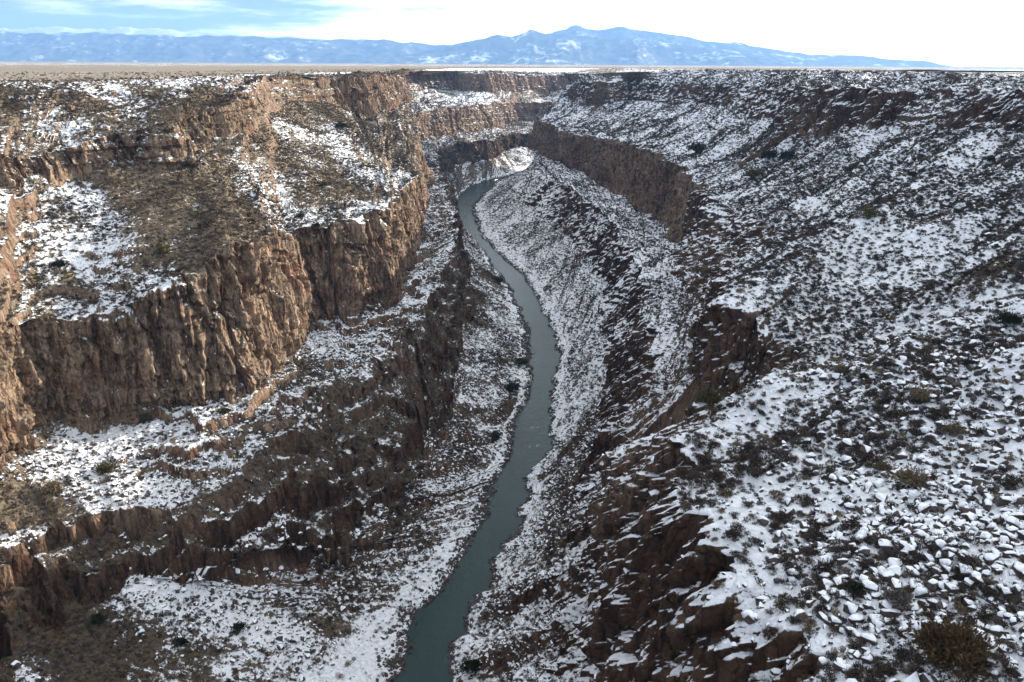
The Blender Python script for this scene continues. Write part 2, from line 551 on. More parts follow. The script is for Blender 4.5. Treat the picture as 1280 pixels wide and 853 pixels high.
BANDS = ['talus', 'lower_cliff', 'bench', 'middle_cliff', 'slope', 'upper_cliff', 'rim']
CLIFF = [0, 1, 0, 1, 0, 1, 0]

# where the snow has melted or lies thick (x, y, half width, half height, tilt, amount), in the ground's own snow cover
PATCHES_L = [
    (85, 300, 120, 80, 0.1, 0.38), (170, 370, 120, 26, -0.1, 0.42), (235, 265, 75, 55, 0.5, -0.3), (345, 250, 24, 70, -0.75, 0.45), (300, 310, 50, 40, 0.4, -0.25),
    (445, 268, 60, 13, 0.0, 0.6), (60, 108, 110, 12, 0, 0.3), (250, 104, 120, 8, 0, 0.3), (60, 160, 45, 40, 0, 0.42), (215, 120, 30, 14, 0, 0.3), (250, 140, 60, 22, 0.2, -0.3),
    (440, 190, 30, 40, -0.6, 0.22), (480, 215, 30, 20, 0.3, 0.2),
    (40, 625, 55, 35, 0.2, -0.6), (60, 790, 80, 70, 0.2, -0.6), (200, 540, 140, 26, -0.15, 0.34), (430, 420, 60, 30, -0.3, 0.4), (300, 660, 40, 40, 0, 0.25), (180, 600, 60, 50, 0, 0.10),
    (210, 740, 90, 22, -0.1, 0.45), (330, 760, 140, 80, 0.2, 0.12), (640, 440, 14, 40, 0.2, -0.15), (590, 380, 22, 60, 0.4, -0.3), (400, 785, 60, 20, 0.3, -0.4),
    (560, 118, 60, 14, 0.2, 0.6), (490, 640, 20, 60, 0.5, -0.15), (520, 640, 24, 60, -0.4, -0.1),
]
PATCHES_R = [
    (960, 560, 130, 40, 0, 0.16), (1150, 430, 150, 70, -0.3, -0.06), (1040, 430, 70, 70, 0.3, -0.08), (1120, 600, 110, 45, 0, -0.08), (980, 350, 60, 40, -0.5, 0.12),
    (1200, 260, 110, 50, -0.4, 0.18), (1190, 345, 120, 16, -0.45, -0.12), (720, 400, 50, 90, 0.2, 0.15), (720, 620, 40, 60, 0.5, -0.2), (1010, 215, 120, 14, -0.5, 0.18),
    (755, 770, 36, 90, -0.3, 0.4), (1180, 725, 150, 100, 0, -0.38), (1150, 560, 110, 40, 0, -0.10), (1050, 790, 60, 50, 0, 0.25), (900, 215, 60, 14, 0, 0.1), (850, 190, 60, 30, 0.2, 0.12),
]


def patch_field(px, py, patches):
    f = np.zeros_like(px)
    for x, y, a, b, t, v in patches:
        c, s = math.cos(t), math.sin(t)
        dx, dy = px - x, py - y
        u = (dx * c + dy * s) / a
        w = (-dx * s + dy * c) / b
        f += v * np.exp(-(u * u + w * w) ** 1.3)
    return f


def gauss_rows(A, sigma):        # smooth along the canyon
    r = int(sigma * 3)
    kern = np.exp(-0.5 * (np.arange(-r, r + 1) / sigma) ** 2)
    kern /= kern.sum()
    Pd = np.concatenate([np.repeat(A[:, :1], r, 1), A, np.repeat(A[:, -1:], r, 1)], 1)
    out = np.zeros_like(A)
    for i, w in enumerate(kern):
        out += w * Pd[:, i:i + A.shape[1]]
    return out


def build_wall(side):
    secs = np.array(LEFT if side == 'L' else RIGHT)              # station, rail, xyz
    sg = -1.0 if side == 'L' else 1.0
    ns = len(secs)
    rails = []
    cols, st = [], []
    for i in range(ns - 1):
        L = np.linalg.norm(secs[i + 1] - secs[i], axis=1)
        ymid = 0.5 * (secs[i][3:6, 1].mean() + secs[i + 1][3:6, 1].mean())
        ds = 2.5 if ymid < 40 else 0.45 if (ymid < 260 and side == 'R') else 0.58 if ymid < 480 else 0.9 if ymid < 800 else 1.6 if ymid < 1900 else 3.0
        n = max(2, int(np.median(L[2:6]) / ds))
        t = np.arange(n) / n
        st.append(i + t)
        cols.append(secs[i][:, None] * (1 - t)[None, :, None] + secs[i + 1][:, None] * t[None, :, None])
    cols.append(secs[-1][:, None])
    st = np.concatenate(st + [[ns - 1]])
    RL = np.concatenate(cols, 1)                                   # rail, column, xyz
    RL = gauss_rows(RL, 5.0)
    if side == 'L':
        RL[1:3] = gauss_rows(RL[1:3], 14.0)
    slen = np.concatenate([[0], np.cumsum(np.linalg.norm(np.diff(RL[4], axis=0), axis=1))])   # metres along the middle cliff
    # shift the rails in and out a little: buttresses and gullies
    tan = np.gradient(RL[..., :2], axis=1)
    tan /= np.linalg.norm(tan, axis=-1, keepdims=True) + 1e-9
    outw = np.stack([tan[..., 1], -tan[..., 0]], -1)               # to the right of the walking direction
    outw = outw * (1.0 if side == 'L' else -1.0)                   # towards the river
    for r in range(1, 8):
        grp = {1: 1, 2: 1, 3: 2, 4: 2, 5: 3, 6: 3, 7: 4}[r]
        z0 = np.zeros_like(slen)
        amp = [0, 3.4 if side == 'L' else 2.5, 2.6, 4.5, 5.0][grp]
        a = fbm(slen / 34.0, z0 + grp * 13.7, z0 + (3 if side == 'L' else 8), 3, 40 + grp) * amp
        if grp == 3:
            a += np.abs(fbm(slen / 16.0, z0 + 3.1, z0 + sg, 2, 91)) * -4.0
        RL[r, :, 0] += outw[r, :, 0] * a
        RL[r, :, 1] += outw[r, :, 1] * a
        if r in (2, 4):
            q_ = fbm(slen / 7.0, z0 + r, z0 + sg, 3, 95) * 2.2
            RL[r, :, :2] += outw[r] * q_[:, None]
        RL[r, :, 2] += fbm(slen / 25.0, z0 + r * 5.1, z0 + sg * 2, 3, 60) * (0 if r == 0 else 2.0 if r < 7 else 0.5)
    # where the cliffs are broken down into ledges and rubble they lean back
    brk = []
    for i, (r0, r1) in enumerate(((1, 2), (3, 4), (5, 6))):
        tb = np.array(BROKEN[side][i], float)
        q = np.interp(st, tb[:, 0], tb[:, 1]) + fbm(slen / 22.0, slen * 0 + i * 9.0, slen * 0 + (4 if side == 'L' else 6), 3, 77) * (0.08 + 0.6 * np.interp(st, tb[:, 0], tb[:, 1]))
        q = np.clip(q, 0, 1)
        brk.append(q)
        hgt = RL[r1, :, 2] - RL[r0, :, 2]
        lean = np.minimum(hgt * (0.8 if side == 'R' and i == 0 else 0.52), 16.0) * q * (0.3 if side == 'L' and i == 0 else 1.0)
        fo, fb = (1.3, 0.15) if i == 2 else (0.8, 0.8)
        RL[r0, :, :2] += outw[r0] * lean[:, None] * fo
        RL[r1, :, :2] -= outw[r1] * lean[:, None] * fb
    # the bank dips under the water
    RL[0, :, :2] += outw[0] * (0.6 + fbm(slen / 14.0, slen * 0 + 2, slen * 0 + sg, 4, 83) * 2.6)[:, None]
    RL[0, :, 2] = WZ - 1.3
    rows, band, vfrac = [], [], []
    for b in range(7):
        n = ROWS[b]
        for j in range(n):
            t = j / n
            rows.append(RL[b] * (1 - t) + RL[b + 1] * t)
            band.append(b)
            vfrac.append(t)
    rows.append(RL[7])
    band.append(6)
    vfrac.append(1.0)
    G = np.array(rows)                                             # row, column, xyz
    band, vfrac = np.array(band), np.array(vfrac)
    # talus sags, slopes sag a little
    for b, sag in ((0, 3.0), (4, 3.0), (2, 1.5)):
        m = band == b
        G[m, :, 2] -= (np.sin(np.pi * vfrac[m]) * sag)[:, None]
    if side == 'L':                                                # first metres of the rim roll over softly
        pass
    # how much a row is cliff
    cw = np.array([float(CLIFF[b]) for b in band])
    kw = 5 if side == 'L' else 11
    k = np.ones(kw) / kw
    cw = np.convolve(np.pad(cw, kw // 2, mode='edge'), k, 'valid')
    CW = np.repeat(cw[:, None], G.shape[1], 1)
    x, y, z = G[..., 0], G[..., 1], G[..., 2]
    S = np.repeat(slen[None], G.shape[0], 0)
    so = 0.0 if side == 'L' else 5000.0
    # plan-wise outward direction, smoothed
    ow = gauss_rows(np.repeat(outw[3:5].mean(0)[None], 1, 0), 6.0)[0]
    ow /= np.linalg.norm(ow, axis=-1, keepdims=True) + 1e-9
    OW = np.repeat(ow[None], G.shape[0], 0)
    bi = np.array([0, 0, 0, 1, 1, 2, 2])[band]
    broken = np.array(brk)[bi]
    wob = fbm(S / 6.0, z / 6.0, z * 0 + so, 2, 11)
    c0, e0 = worley2((S + so + wob * 1.5) / 17.0, (z + wob * 2.0) / 75.0, 111)
    c1, e1 = worley2((S + so + wob * 0.6) / 4.2, (z + wob) / 24.0, 101)
    c2, e2 = worley2((S + so) / 1.8, (z + wob * 1.5) / 9.0, 131)
    c3, e3 = worley2((S + so + wob) / 0.9, (z + wob * 2.0) / 3.2, 141)
    big = fbm((S + so) / 24.0, z / 60.0, z * 0 + 2.0, 4, 151)
    zl = (z + 1.2 * fbm(S / 30.0, z * 0, z * 0 + so, 2, 7))
    led = _h01(np.floor(zl / 5.2).astype(np.int64), (S * 0).astype(np.int64), np.floor(S / 260).astype(np.int64), 5) - 0.5
    led2 = _h01(np.floor(zl / 2.3).astype(np.int64), np.floor((S + wob * 3) / 11).astype(np.int64), (S * 0).astype(np.int64), 6) - 0.5
    dc = big * 5.0 + (c1 - 0.5) * 5.0 + (c2 - 0.5) * 2.2 + (c3 - 0.5) * 0.9 + (c0 - 0.5) * (7.0 if side == 'L' else 5.5) - smooth(0.10, 0.0, e0) * 2.0 + led * 1.9 * (1.0 if side == 'L' else smooth(200, 460, y)) + led2 * (0.6 + 2.4 * broken) * (1.0 if side == 'L' else 0.45 * smooth(160, 420, y)) + (fbm(x / 5.0, y / 5.0, z / 6.0, 3, 191) * 2.2 * broken if side == 'R' else 0.0)
    dc -= smooth(0.14, 0.0, e1) * 1.5 + smooth(0.18, 0.0, e2) * 0.6
    dc += fbm(S / 2.2, z / 2.6, z * 0 + so, 3, 171) * (0.3 + 0.6 * broken)
    if side == 'R':                                                # leaning rubble carries no upright blocks
        dc = dc * (1 - 0.55 * broken) + fbm(x / 3.2, y / 3.2, z / 3.6, 3, 197) * 1.3 * broken
    if side == 'L':
        dc = dc * np.where((band == 1)[:, None] & (st < 8.5)[None], 0.5, 1.0)
    G[..., 0] += OW[..., 0] * dc * CW
    G[..., 1] += OW[..., 1] * dc * CW
    # slopes: gullies running down, hummocks, stones; ledges of rock poking through
    SW = 1 - CW * (1 - 0.85 * broken)
    V = np.concatenate([np.zeros((1, G.shape[1])), np.cumsum(np.linalg.norm(np.diff(G, axis=0), axis=-1), 0)], 0)
    V = gauss_rows(V, 12.0)
    gul = fbm((S + so) / 46.0 + V / 90.0, V / 60.0, V * 0, 3, 201)
    gul = gul - 0.8 * np.abs(fbm((S + so) / 30.0 - V / 70.0, V / 70.0, V * 0 + 3.0, 2, 207))
    hum = fbm(x / 11.0, y / 11.0, z * 0, 3, 221)
    fin = fbm(x / 2.3, y / 2.3, z / 2.3, 3, 241)
    bandw = np.array([0.5, 0, 0.8, 0, 1.25, 0, 0.9])[band][:, None]
    dz = (gul * 2.6 * bandw + hum * 1.1 + fin * 0.38) * SW
    # ledges: the height is pushed towards flat steps where the mask is on
    lm_t = np.array([9, -0.5 if side == 'L' else -0.1, -0.4 if side == 'L' else 0.0, -0.4 if side == 'L' else -0.1, 0.40 if side == 'L' else 0.26, -0.5, -0.15])[band][:, None]
    if side == 'L':
        lm_t = lm_t - (band == 0)[:, None] * smooth(900, 1150, y) * 8.75
    lm = smooth(lm_t, lm_t + 0.3, fbm(x / 38.0, y / 38.0, z / 16.0, 3, 261)) * SW
    if side == 'R':                                                # no ledges close by
        lm *= smooth(230, 420, y)
    zz = z + dz + hum * 1.5 + fbm(x / 13.0, y / 13.0, z / 40.0, 3, 271) * 2.6
    zz = zz + (band == 1)[:, None] * (fbm(x / 24.0, y / 24.0, z / 60.0, 3, 281) * 13.0 + fbm(x / 7.0, y / 7.0, z * 0, 2, 291) * 2.0)
    H = np.where(band[:, None] >= 5, 3.6, np.where((band[:, None] == 1) & (side == 'L'), 15.0, 5.2))
    fr = zz / H - np.floor(zz / H)
    step = (np.floor(zz / H) + smooth(0.62, 0.92, fr)) * H
    lmw = lm
    if side == 'L':                                                # the lowest left cliff stands in tall steps
        lmw = np.where((band == 1)[:, None] & (y < 620), 0.35 + 0.6 * smooth(-0.25, 0.25, fbm(x / 33.0, y / 33.0, z / 33.0, 2, 295)), lm)
    dz = dz + (step - zz) * lmw * np.where((band == 2) | (band == 6) | ((band == 1) & (side == 'L')), 0.95 if side == 'L' else 0.5, 0.7 if side == 'L' else 0.3)[:, None]
    edge = np.minimum(1.0, np.minimum(np.arange(len(band)), np.arange(len(band))[::-1]) / 6.0)[:, None]
    G[..., 2] += dz * np.where(np.arange(len(band))[:, None] < 6, edge * 0.6, 1.0) * np.where(np.arange(len(band))[:, None] > len(band) - 7, edge, 1.0)
    if side == 'R':                                                # the near knoll's crest, and the gully behind it
        def along(p0, p1, wid):
            p0, p1 = np.array(p0), np.array(p1)
            dv = p1 - p0
            t_ = np.clip(((G[..., 0] - p0[0]) * dv[0] + (G[..., 1] - p0[1]) * dv[1]) / (dv @ dv), 0, 1)
            r2 = (G[..., 0] - p0[0] - t_ * dv[0]) ** 2 + (G[..., 1] - p0[1] - t_ * dv[1]) ** 2
            return np.exp(-r2 / (wid * wid))
        up_k = (band == 4)[:, None] * np.clip(vfrac * 8, 0, 1)[:, None]
        G[..., 2] += along((50, 184), (100, 146), 14.0) * 5.0 * up_k - along((88, 216), (160, 210), 17.0) * 9.0 * up_k
        G[..., 2] += (along((112, 300), (215, 270), 13.0) * 3.0 - along((120, 335), (200, 330), 15.0) * 3.0) * up_k
    wx = fbm(x / 30.0, y / 30.0, z / 30.0, 3, 501).reshape(-1) * 26
    wy = fbm(x / 30.0, y / 30.0, z / 30.0, 3, 511).reshape(-1) * 20
    px, py, d = project(G.reshape(-1, 3))
    px, py = px + wx * np.clip(350 / np.maximum(d, 100), 0.2, 1.5), py + wy * np.clip(350 / np.maximum(d, 100), 0.15, 1.5)
    snow = patch_field(px, py, PATCHES_L if side == 'L' else PATCHES_R).reshape(G.shape[:2])
    basev = np.array([0.05, -0.22, -0.10, -0.25, -0.30, -0.15, -0.38] if side == 'L' else [0.20, 0.34, 0.28, 0.20, 0.27, 0.18, 0.28])[band][:, None]
    if side == 'R':
        basev = basev - 0.45 * ((band == 3)[:, None] & (y > 520))
    streak = fbm((S + so) / 13.0 + V / 60.0, V / 55.0, V * 0 + 7.0, 3, 601) * 0.20 + fbm(x / 48.0, y / 48.0, z * 0, 3, 611) * 0.16
    snow = snow + basev + streak * SW + (0.12 * smooth(300, 150, y) if side == 'R' else 0.0)
    if side == 'L':
        snow += smooth(900, 1500, y) * np.where(band <= 2, -0.05, 0.25)[:, None]
        snow[3:10] += 0.45
    else:
        snow[3:9] += 0.3
    return dict(streak=streak, G=G, band=band, S=S, snow=snow, slen=slen, RL=RL, lm=lm, CW=CW, side=side)


WALLS = {s: build_wall(s) for s in 'LR'}
LABELS = {
    ('L', 0): 'snowy scree bank falling to the left side of the river', ('L', 1): 'dark lowest cliff band left of the river',
    ('L', 2): 'snow covered ledges under the big left cliff', ('L', 3): 'tall reddish sunlit cliff in the middle of the left wall',
    ('L', 4): 'brown brush slope with snow patches above the left cliff', ('L', 5): 'upper rock band below the left rim', ('L', 6): 'broken left rim of the gorge',
    ('R', 0): 'snowy scree bank falling to the right side of the river', ('R', 1): 'dark lowest cliff band right of the river',
    ('R', 2): 'snowy shelf between the two right cliffs', ('R', 3): 'dark red cliff band in the middle of the right wall',
    ('R', 4): 'wide snowy slope dotted with brush on the right', ('R', 5): 'dark rock band below the right rim', ('R', 6): 'snowy right rim of the gorge',
}
STRUCT = ['talus_slope', 'lower_cliff_terrain', 'bench_terrain', 'middle_cliff_terrain', 'hillside', 'upper_cliff_terrain', 'rim_terrain']
for s, w in WALLS.items():
    G = w['G']
    N = grid_normals(G)
    if N[..., 2].mean() < 0:
        N = -N
        flip = True
    else:
        flip = False
    w['N'] = N
    shade_w = np.array([0.7, 0.85, 0.4, 0.0, 0.0, 0.1, 0.2] if s == 'L' else [0.8, 1.0, 0.85, 0.85, 0.65, 0.95, 0.75])[w['band']][:, None] + fbm(G[..., 0] / 60, G[..., 1] / 60, G[..., 2] / 30, 3, 711) * 0.3  # shade painted in by band, strongest low left and on the right
    if s == 'R':                                                   # less painted shade on the red face of the far cliff
        shade_w = shade_w - ((w['band'] == 3)[:, None] & (G[..., 1] > 520)) * 0.55
    w['shade_w'] = np.clip(shade_w, 0, 1)
    start = 0
    for b in range(7):
        r0, r1 = start, start + ROWS[b] + 1
        sub, sn, nn = G[r0:r1], w['snow'][r0:r1], N[r0:r1]
        fc = grid_faces(*sub.shape[:2])
        if flip:
            fc = fc[:, ::-1]
        me = raw_mesh(STRUCT[b], sub.reshape(-1, 3), fc, [M_TER], attrs={'snow': sn.ravel(), 'painted_shade': w['shade_w'][r0:r1].ravel()}, normals=nn.reshape(-1, 3))
        tag(link(STRUCT[b], me), LABELS[(s, b)], kind='structure')
        start += ROWS[b]

# ------------------------------------------------------------------ the plains beyond the rims, as far as the mountains
FAR = 36000.0
PLAINS = {}
for s, w in WALLS.items():
    rim = w['G'][-1][::2]
    n = len(rim)
    a_rim = np.degrees(np.arctan2(rim[:, 0], rim[:, 1]))
    q = np.linspace(0, 1, n)
    yy = w['RL'][7][::2]
    if s == 'L':
        az = np.interp(yy[:, 1], [-200, 0, 430, 700, 1200, 1900, 2060, 2100], [-150, -110, -36, -22, -10, -2, 8, 12])
        az = np.maximum.accumulate(az)
        az = az + np.maximum(0, yy[:, 0]) / 600.0 * 35
    else:
        az = np.interp(yy[:, 1], [-200, 0, 380, 600, 1000, 1500, 1600], [160, 120, 70, 62, 56, 52, 50])
        az = np.minimum.accumulate(az)
    far = np.stack([np.sin(np.radians(az)) * FAR, np.cos(np.radians(az)) * FAR], -1)
    dist = np.concatenate([[0], np.geomspace(3, FAR, 44)])
    PLAINS[s] = None
    g = []
    for dd in dist:
        f = dd / FAR
        xy = rim[:, :2] * (1 - f) + far * f
        dd_rim = dd
        zz = rim[:, 2] * (1 - smooth(0, 60, dd)) + (-10.5 if s == 'L' else np.where(rim[:, 1] < 320, -3.5, -7.0)) * smooth(0, 60, dd)
        zz = zz + (vnoise(xy[:, 0] / 140, xy[:, 1] / 140, xy[:, 0] * 0, 5) * 0.8 + vnoise(xy[:, 0] / 12, xy[:, 1] / 12, xy[:, 0] * 0, 6) * 0.25) * smooth(0, 50, dd)
        if s == 'R':
            zz = zz - smooth(200, 1500, dd) * 6.0
        g.append(np.concatenate([xy, zz[:, None]], 1))
    g = np.array(g)
    N = grid_normals(g)
    fc = grid_faces(*g.shape[:2])
    if N[..., 2].mean() < 0:
        fc = fc[:, ::-1]
        N = -N
    dg = np.repeat(dist[:, None], n, 1)
    PLAINS[s] = (g, dist)
    if s == 'L':
        sn = 0.02 * smooth(60, 20, dg) - 0.22 * smooth(40, 90, dg) + 0.16 * smooth(900, 2500, dg) * smooth(14000, 5000, dg)
        sn = sn + 0.10 * smooth(30, 60, dg) * smooth(170, 90, dg)
        sn = sn + 0.28 * smooth(520, 800, g[..., 1]) * smooth(120, 60, dg)
        sn = sn + 0.25 * smooth(1300, 1800, yy[None, :, 1]) * smooth(200, 100, dg)
    else:
        sn = 0.06 - 0.1 * smooth(60, 300, dg)
    me = raw_mesh('plateau', g.reshape(-1, 3), fc, [M_PLAIN], attrs={'snow': sn.ravel()}, normals=N.reshape(-1, 3))
    tag(link('plateau', me), 'flat brown sagebrush plain beyond the left rim' if s == 'L' else 'flat snowy plain beyond the right rim', kind='structure')

# ------------------------------------------------------------------ river
def resample(p, n):
    L = np.concatenate([[0], np.cumsum(np.linalg.norm(np.diff(p, axis=0), axis=1))])
    q = np.linspace(0, L[-1], n)
    return np.stack([np.interp(q, L, p[:, i]) for i in range(p.shape[1])], -1)


le = resample(np.array(LEFT)[:, 0, :2], 400)
ri = resample(np.array(RIGHT)[:, 0, :2], 400)
acr = np.linspace(-0.45, 1.45, 9)
g = np.array([np.concatenate([le * (1 - t) + ri * t, np.full((400, 1), WZ)], 1) for t in acr])
fc = grid_faces(9, 400)
if grid_normals(g)[..., 2].mean() < 0:
    fc = fc[:, ::-1]
tag(link('river', raw_mesh('river', g.reshape(-1, 3), fc, [M_WATER])), 'green grey river winding along the bottom of the gorge', kind='structure')

# ------------------------------------------------------------------ far mountains
SKY1 = [(-250, 40), (-100, 40), (0, 39), (40, 39.5), (80, 41), (120, 41.5), (160, 43), (200, 44), (260, 45), (300, 45), (360, 47.5), (420, 50), (447, 47.6), (481, 49), (502, 52.7), (556, 56), (600, 60), (700, 66), (800, 74), (900, 84)]
SKY2 = [(480, 76), (520, 66), (556, 57), (583, 52.7), (620, 45), (651, 42.5), (665, 38), (685, 41.5), (719, 44), (760, 47), (800, 50), (850, 55), (900, 62), (960, 70), (1000, 82)]
SKY3 = [(600, 80), (660, 52), (690, 41), (719, 32.6), (743, 35), (794, 34.7), (821, 38), (850, 43), (874, 50), (925, 54), (962, 61), (1010, 68), (1081, 70), (1122, 75), (1156, 76), (1176, 81), (1224, 88), (1280, 91)]
SKY0 = [(-250, 35), (-60, 36), (30, 35.5), (75, 33), (110, 36.5), (150, 35), (190, 35), (215, 38), (240, 40), (270, 38.5), (330, 46), (370, 43.5), (400, 48), (470, 60), (560, 70), (640, 84)]


def mountain(name, label, skyl, dist, deep, seed, snow_b):
    xs = np.array([p[0] for p in skyl], float)
    nu, nv = 420, 70
    px = np.linspace(xs[0], xs[-1], nu)
    py = np.interp(px, xs, [p[1] for p in skyl])
    k9 = np.ones(5) / 5
    py = np.convolve(np.pad(py, 2, mode='edge'), k9, 'valid')
    crest = np.array([PY(a, b, dist) for a, b in zip(px, py)])
    v = np.linspace(0, 1, nv)
    prof = np.where(v < 0.62, (v / 0.62), 1 - (v - 0.62) / 0.38 * 0.9)
    g = np.zeros((nv, nu, 3))
    base_z = -60.0
    for j in range(nv):
        k_ = 1 + (v[j] - 0.62) * deep / dist
        g[j, :, 0] = crest[:, 0] * k_
        g[j, :, 1] = dist * k_
        u = g[j, :, 0]
        rid = 1 - np.abs(fbm(u / 2100.0, np.full(nu, g[j, 0, 1] / 3800.0), u * 0, 5, seed, 0.55))
        hgt = np.maximum(crest[:, 2] - base_z, 0)
        near = 1 - abs(prof[j] - 1)
        p_ = prof[j] ** 1.35
        amp = (1 - prof[j]) * prof[j] * 4 * 0.55
        fin = fbm(u / 480.0, np.full(nu, g[j, 0, 1] / 750.0), u * 0, 4, seed + 5) * 0.06 * (prof[j] > 0.05)
        g[j, :, 2] = base_z + hgt * (p_ + amp * (rid - 0.72) + fin)
    N = grid_normals(g)
    fc = grid_faces(nv, nu)
    if N[..., 2].mean() < 0:
        fc = fc[:, ::-1]
    sn = snow_b + np.zeros((nv, nu))
    me = raw_mesh(name, g.reshape(-1, 3), fc, [M_MTN], attrs={'snow': sn.ravel()})
    o = tag(link(name, me), label, kind='structure')
    return o, g


mountain('mountains', 'pale snowy peaks showing behind the left blue ridge', SKY0, 32000, 3700, 3, 0.40)
mountain('mountains', 'long blue forested ridge on the left skyline', SKY1, 26500, 5400, 13, -0.01)
mountain('mountains', 'snow streaked blue foothill before the highest mountain', SKY2, 23500, 3900, 23, 0.03)
mountain('mountains', 'highest blue mountain falling away to the right', SKY3, 28000, 5100, 33, 0.0)

# ------------------------------------------------------------------ what can be seen from here: a coarse depth picture of the walls
ZW, ZH = 640, 427
zbuf = np.full(ZW * ZH, 1e9)
ALLV = np.concatenate([WALLS['L']['G'].reshape(-1, 3), WALLS['R']['G'].reshape(-1, 3)])
apx, apy, ad = project(ALLV)
for ox, oy in ((0, 0), (1, 0), (0, 1), (-1, 0), (0, -1)):
    ix, iy = (apx * 0.5 + ox * 0.6).astype(int), (apy * 0.5 + oy * 0.6).astype(int)
    ok = (ad > 5) & (ix >= 0) & (ix < ZW) & (iy >= 0) & (iy < ZH)
    np.minimum.at(zbuf, iy[ok] * ZW + ix[ok], ad[ok])


def seen(p, slack=1.03, lift=1.0):
    q = p + np.array([0, 0, lift])
    px, py, d = project(q)
    ix, iy = (px * 0.5).astype(int), (py * 0.5).astype(int)
    ok = (d > 5) & (ix >= 0) & (ix < ZW) & (iy >= 0) & (iy < ZH)
    r = np.zeros(len(p), bool)
    r[ok] = d[ok] < zbuf[iy[ok] * ZW + ix[ok]] * slack + 1.5
    return r


def hit(px, py):                 # the piece of ground seen at this place in the photograph
    for rad in (1.5, 3.0, 6.0, 12.0):
        m = np.where((np.abs(apx - px) < rad) & (np.abs(apy - py) < rad) & (ad > 5))[0]
        if len(m):
            return ALLV[m[np.argmin(ad[m])]].copy()
    return None


# ------------------------------------------------------------------ shapes of brush, stones and trees
def tuft(r, n, leaf, flat=0.75, hollow=0.35, lobes=5):
    """a clump of many small leafy sprays inside a lumpy dome"""
    lob = [(np.clip(r.normal(0, 0.27), -.45, .45), np.clip(r.normal(0, 0.27), -.45, .45), r.uniform(0.25, 0.55), r.uniform(0.5, 0.8)) for _ in range(lobes)]
    V, Fc = [], []
    for i in range(n):
        lx, ly, lz, lr = lob[r.integers(lobes)]
        d = r.normal(size=3)
        d /= np.linalg.norm(d)
        d[2] = abs(d[2]) * 1.0 - 0.15
        rad = lr * r.uniform(hollow, 1.0) ** 0.6
        c = np.array([lx + d[0] * rad, ly + d[1] * rad, max(0.05, (lz + d[2] * rad) * flat)])
        t = d + r.normal(size=3) * 0.5 + np.array([0, 0, 0.5])
        t /= np.linalg.norm(t)
        s = np.cross(t, r.normal(size=3))
        s /= np.linalg.norm(s) + 1e-9
        L, w = leaf * r.uniform(0.7, 1.4), leaf * r.uniform(0.35, 0.6)
        b = len(V)
        V += [c - t * L * 0.5, c + s * w * 0.5, c + t * L * 0.6, c - s * w * 0.5]
        Fc.append([b, b + 1, b + 2, b + 3])
    tuft.lobes = lob
    return np.array(V), np.array(Fc)


def stick(p0, p1, r0, r1, n=5):
    p0, p1 = np.array(p0, float), np.array(p1, float)
    d = p1 - p0
    a = np.cross(d, [0.3, 0.9, 0.2])
    a /= np.linalg.norm(a)
    b = np.cross(d, a)
    b /= np.linalg.norm(b)
    V, Fc = [], []
    for p, r in ((p0, r0), (p1, r1)):
        for i in range(n):
            t = 2 * math.pi * i / n
            V.append(p + (a * math.cos(t) + b * math.sin(t)) * r)
    for i in range(n):
        Fc.append([i, (i + 1) % n, n + (i + 1) % n, n + i])
    return np.array(V), np.array(Fc)


def merge(parts):
    V, Fc, o = [], [], 0
    for v, f in parts:
        V.append(v)
        Fc.append(f + o)
        o += len(v)
    return np.concatenate(V), np.concatenate(Fc)


def brush_mesh(name, seed, n, leaf, mat, flat=0.75):
    r = np.random.default_rng(seed)
    v, f = tuft(r, n, leaf, flat)
    parts = [(v, f)]
    for lx, ly, lz, lr in tuft.lobes:
        for _ in range(2):
            parts.append(stick((0, 0, -0.15), (lx * 1.3 + r.normal(0, 0.25), ly * 1.3 + r.normal(0, 0.25), (lz + lr * 0.6) * flat), 0.045, 0.015, 4))
    bx = [(v_.min(0), v_.max(0)) for v_, _ in parts[1:]] + [(v[q].min(0), v[q].max(0)) for q in f]
    lo_, hi_ = np.array([q[0] for q in bx]), np.array([q[1] for q in bx])
    size = (hi_ - lo_).max(1)
    gap = np.maximum(0, np.maximum(lo_[:, None] - hi_[None], lo_[None] - hi_[:, None]))
    near = np.sqrt((gap ** 2).sum(2)) <= 0.12 * np.maximum(size[:, None], size[None])
    reach = np.zeros(len(bx), bool)
    reach[0] = True
    for _ in range(30):
        reach = near[reach].any(0)
    f = f[reach[len(parts) - 1:]]                                  # sprays that hang on the bush
    used = np.unique(f)
    back = np.zeros(len(v), int)
    back[used] = np.arange(len(used))
    parts[0] = (v[used], back[f])
    v, f = merge(parts)
    return raw_mesh(name, v, f, [mat], smooth_shade=False)


import bmesh


def hull(pts):
    bm = bmesh.new()
    vs_ = [bm.verts.new(p) for p in pts]
    res = bmesh.ops.convex_hull(bm, input=vs_)
    bmesh.ops.delete(bm, geom=list({e for e in res['geom_interior'] + res['geom_unused'] if isinstance(e, bmesh.types.BMVert)}), context='VERTS')
    return bm


def stone_pts(r, n=16):
    sx, sy, sz = r.uniform(0.75, 1.2), r.uniform(0.65, 1.0), r.uniform(0.7, 1.0)
    p = r.normal(size=(n, 3))
    p /= np.linalg.norm(p, axis=1, keepdims=True)
    p = np.sign(p) * np.abs(p) ** 0.75 * np.array([sx, sy, sz])
    p[:, 2] += 0.2
    return p


def cap_bm(r, p):
    top = p[p[:, 2] > np.quantile(p[:, 2], 0.40)]
    c = top.mean(0)
    up_ = []
    for q in top:
        inn = c + (q - c) * np.array([1.03, 1.03, 1.0])
        up_.append(inn + np.array([0, 0, 0.02]))
        up_.append(c + (q - c) * np.array([0.88, 0.88, 0.95]) + np.array([0, 0, 0.10]))
    return hull(up_)


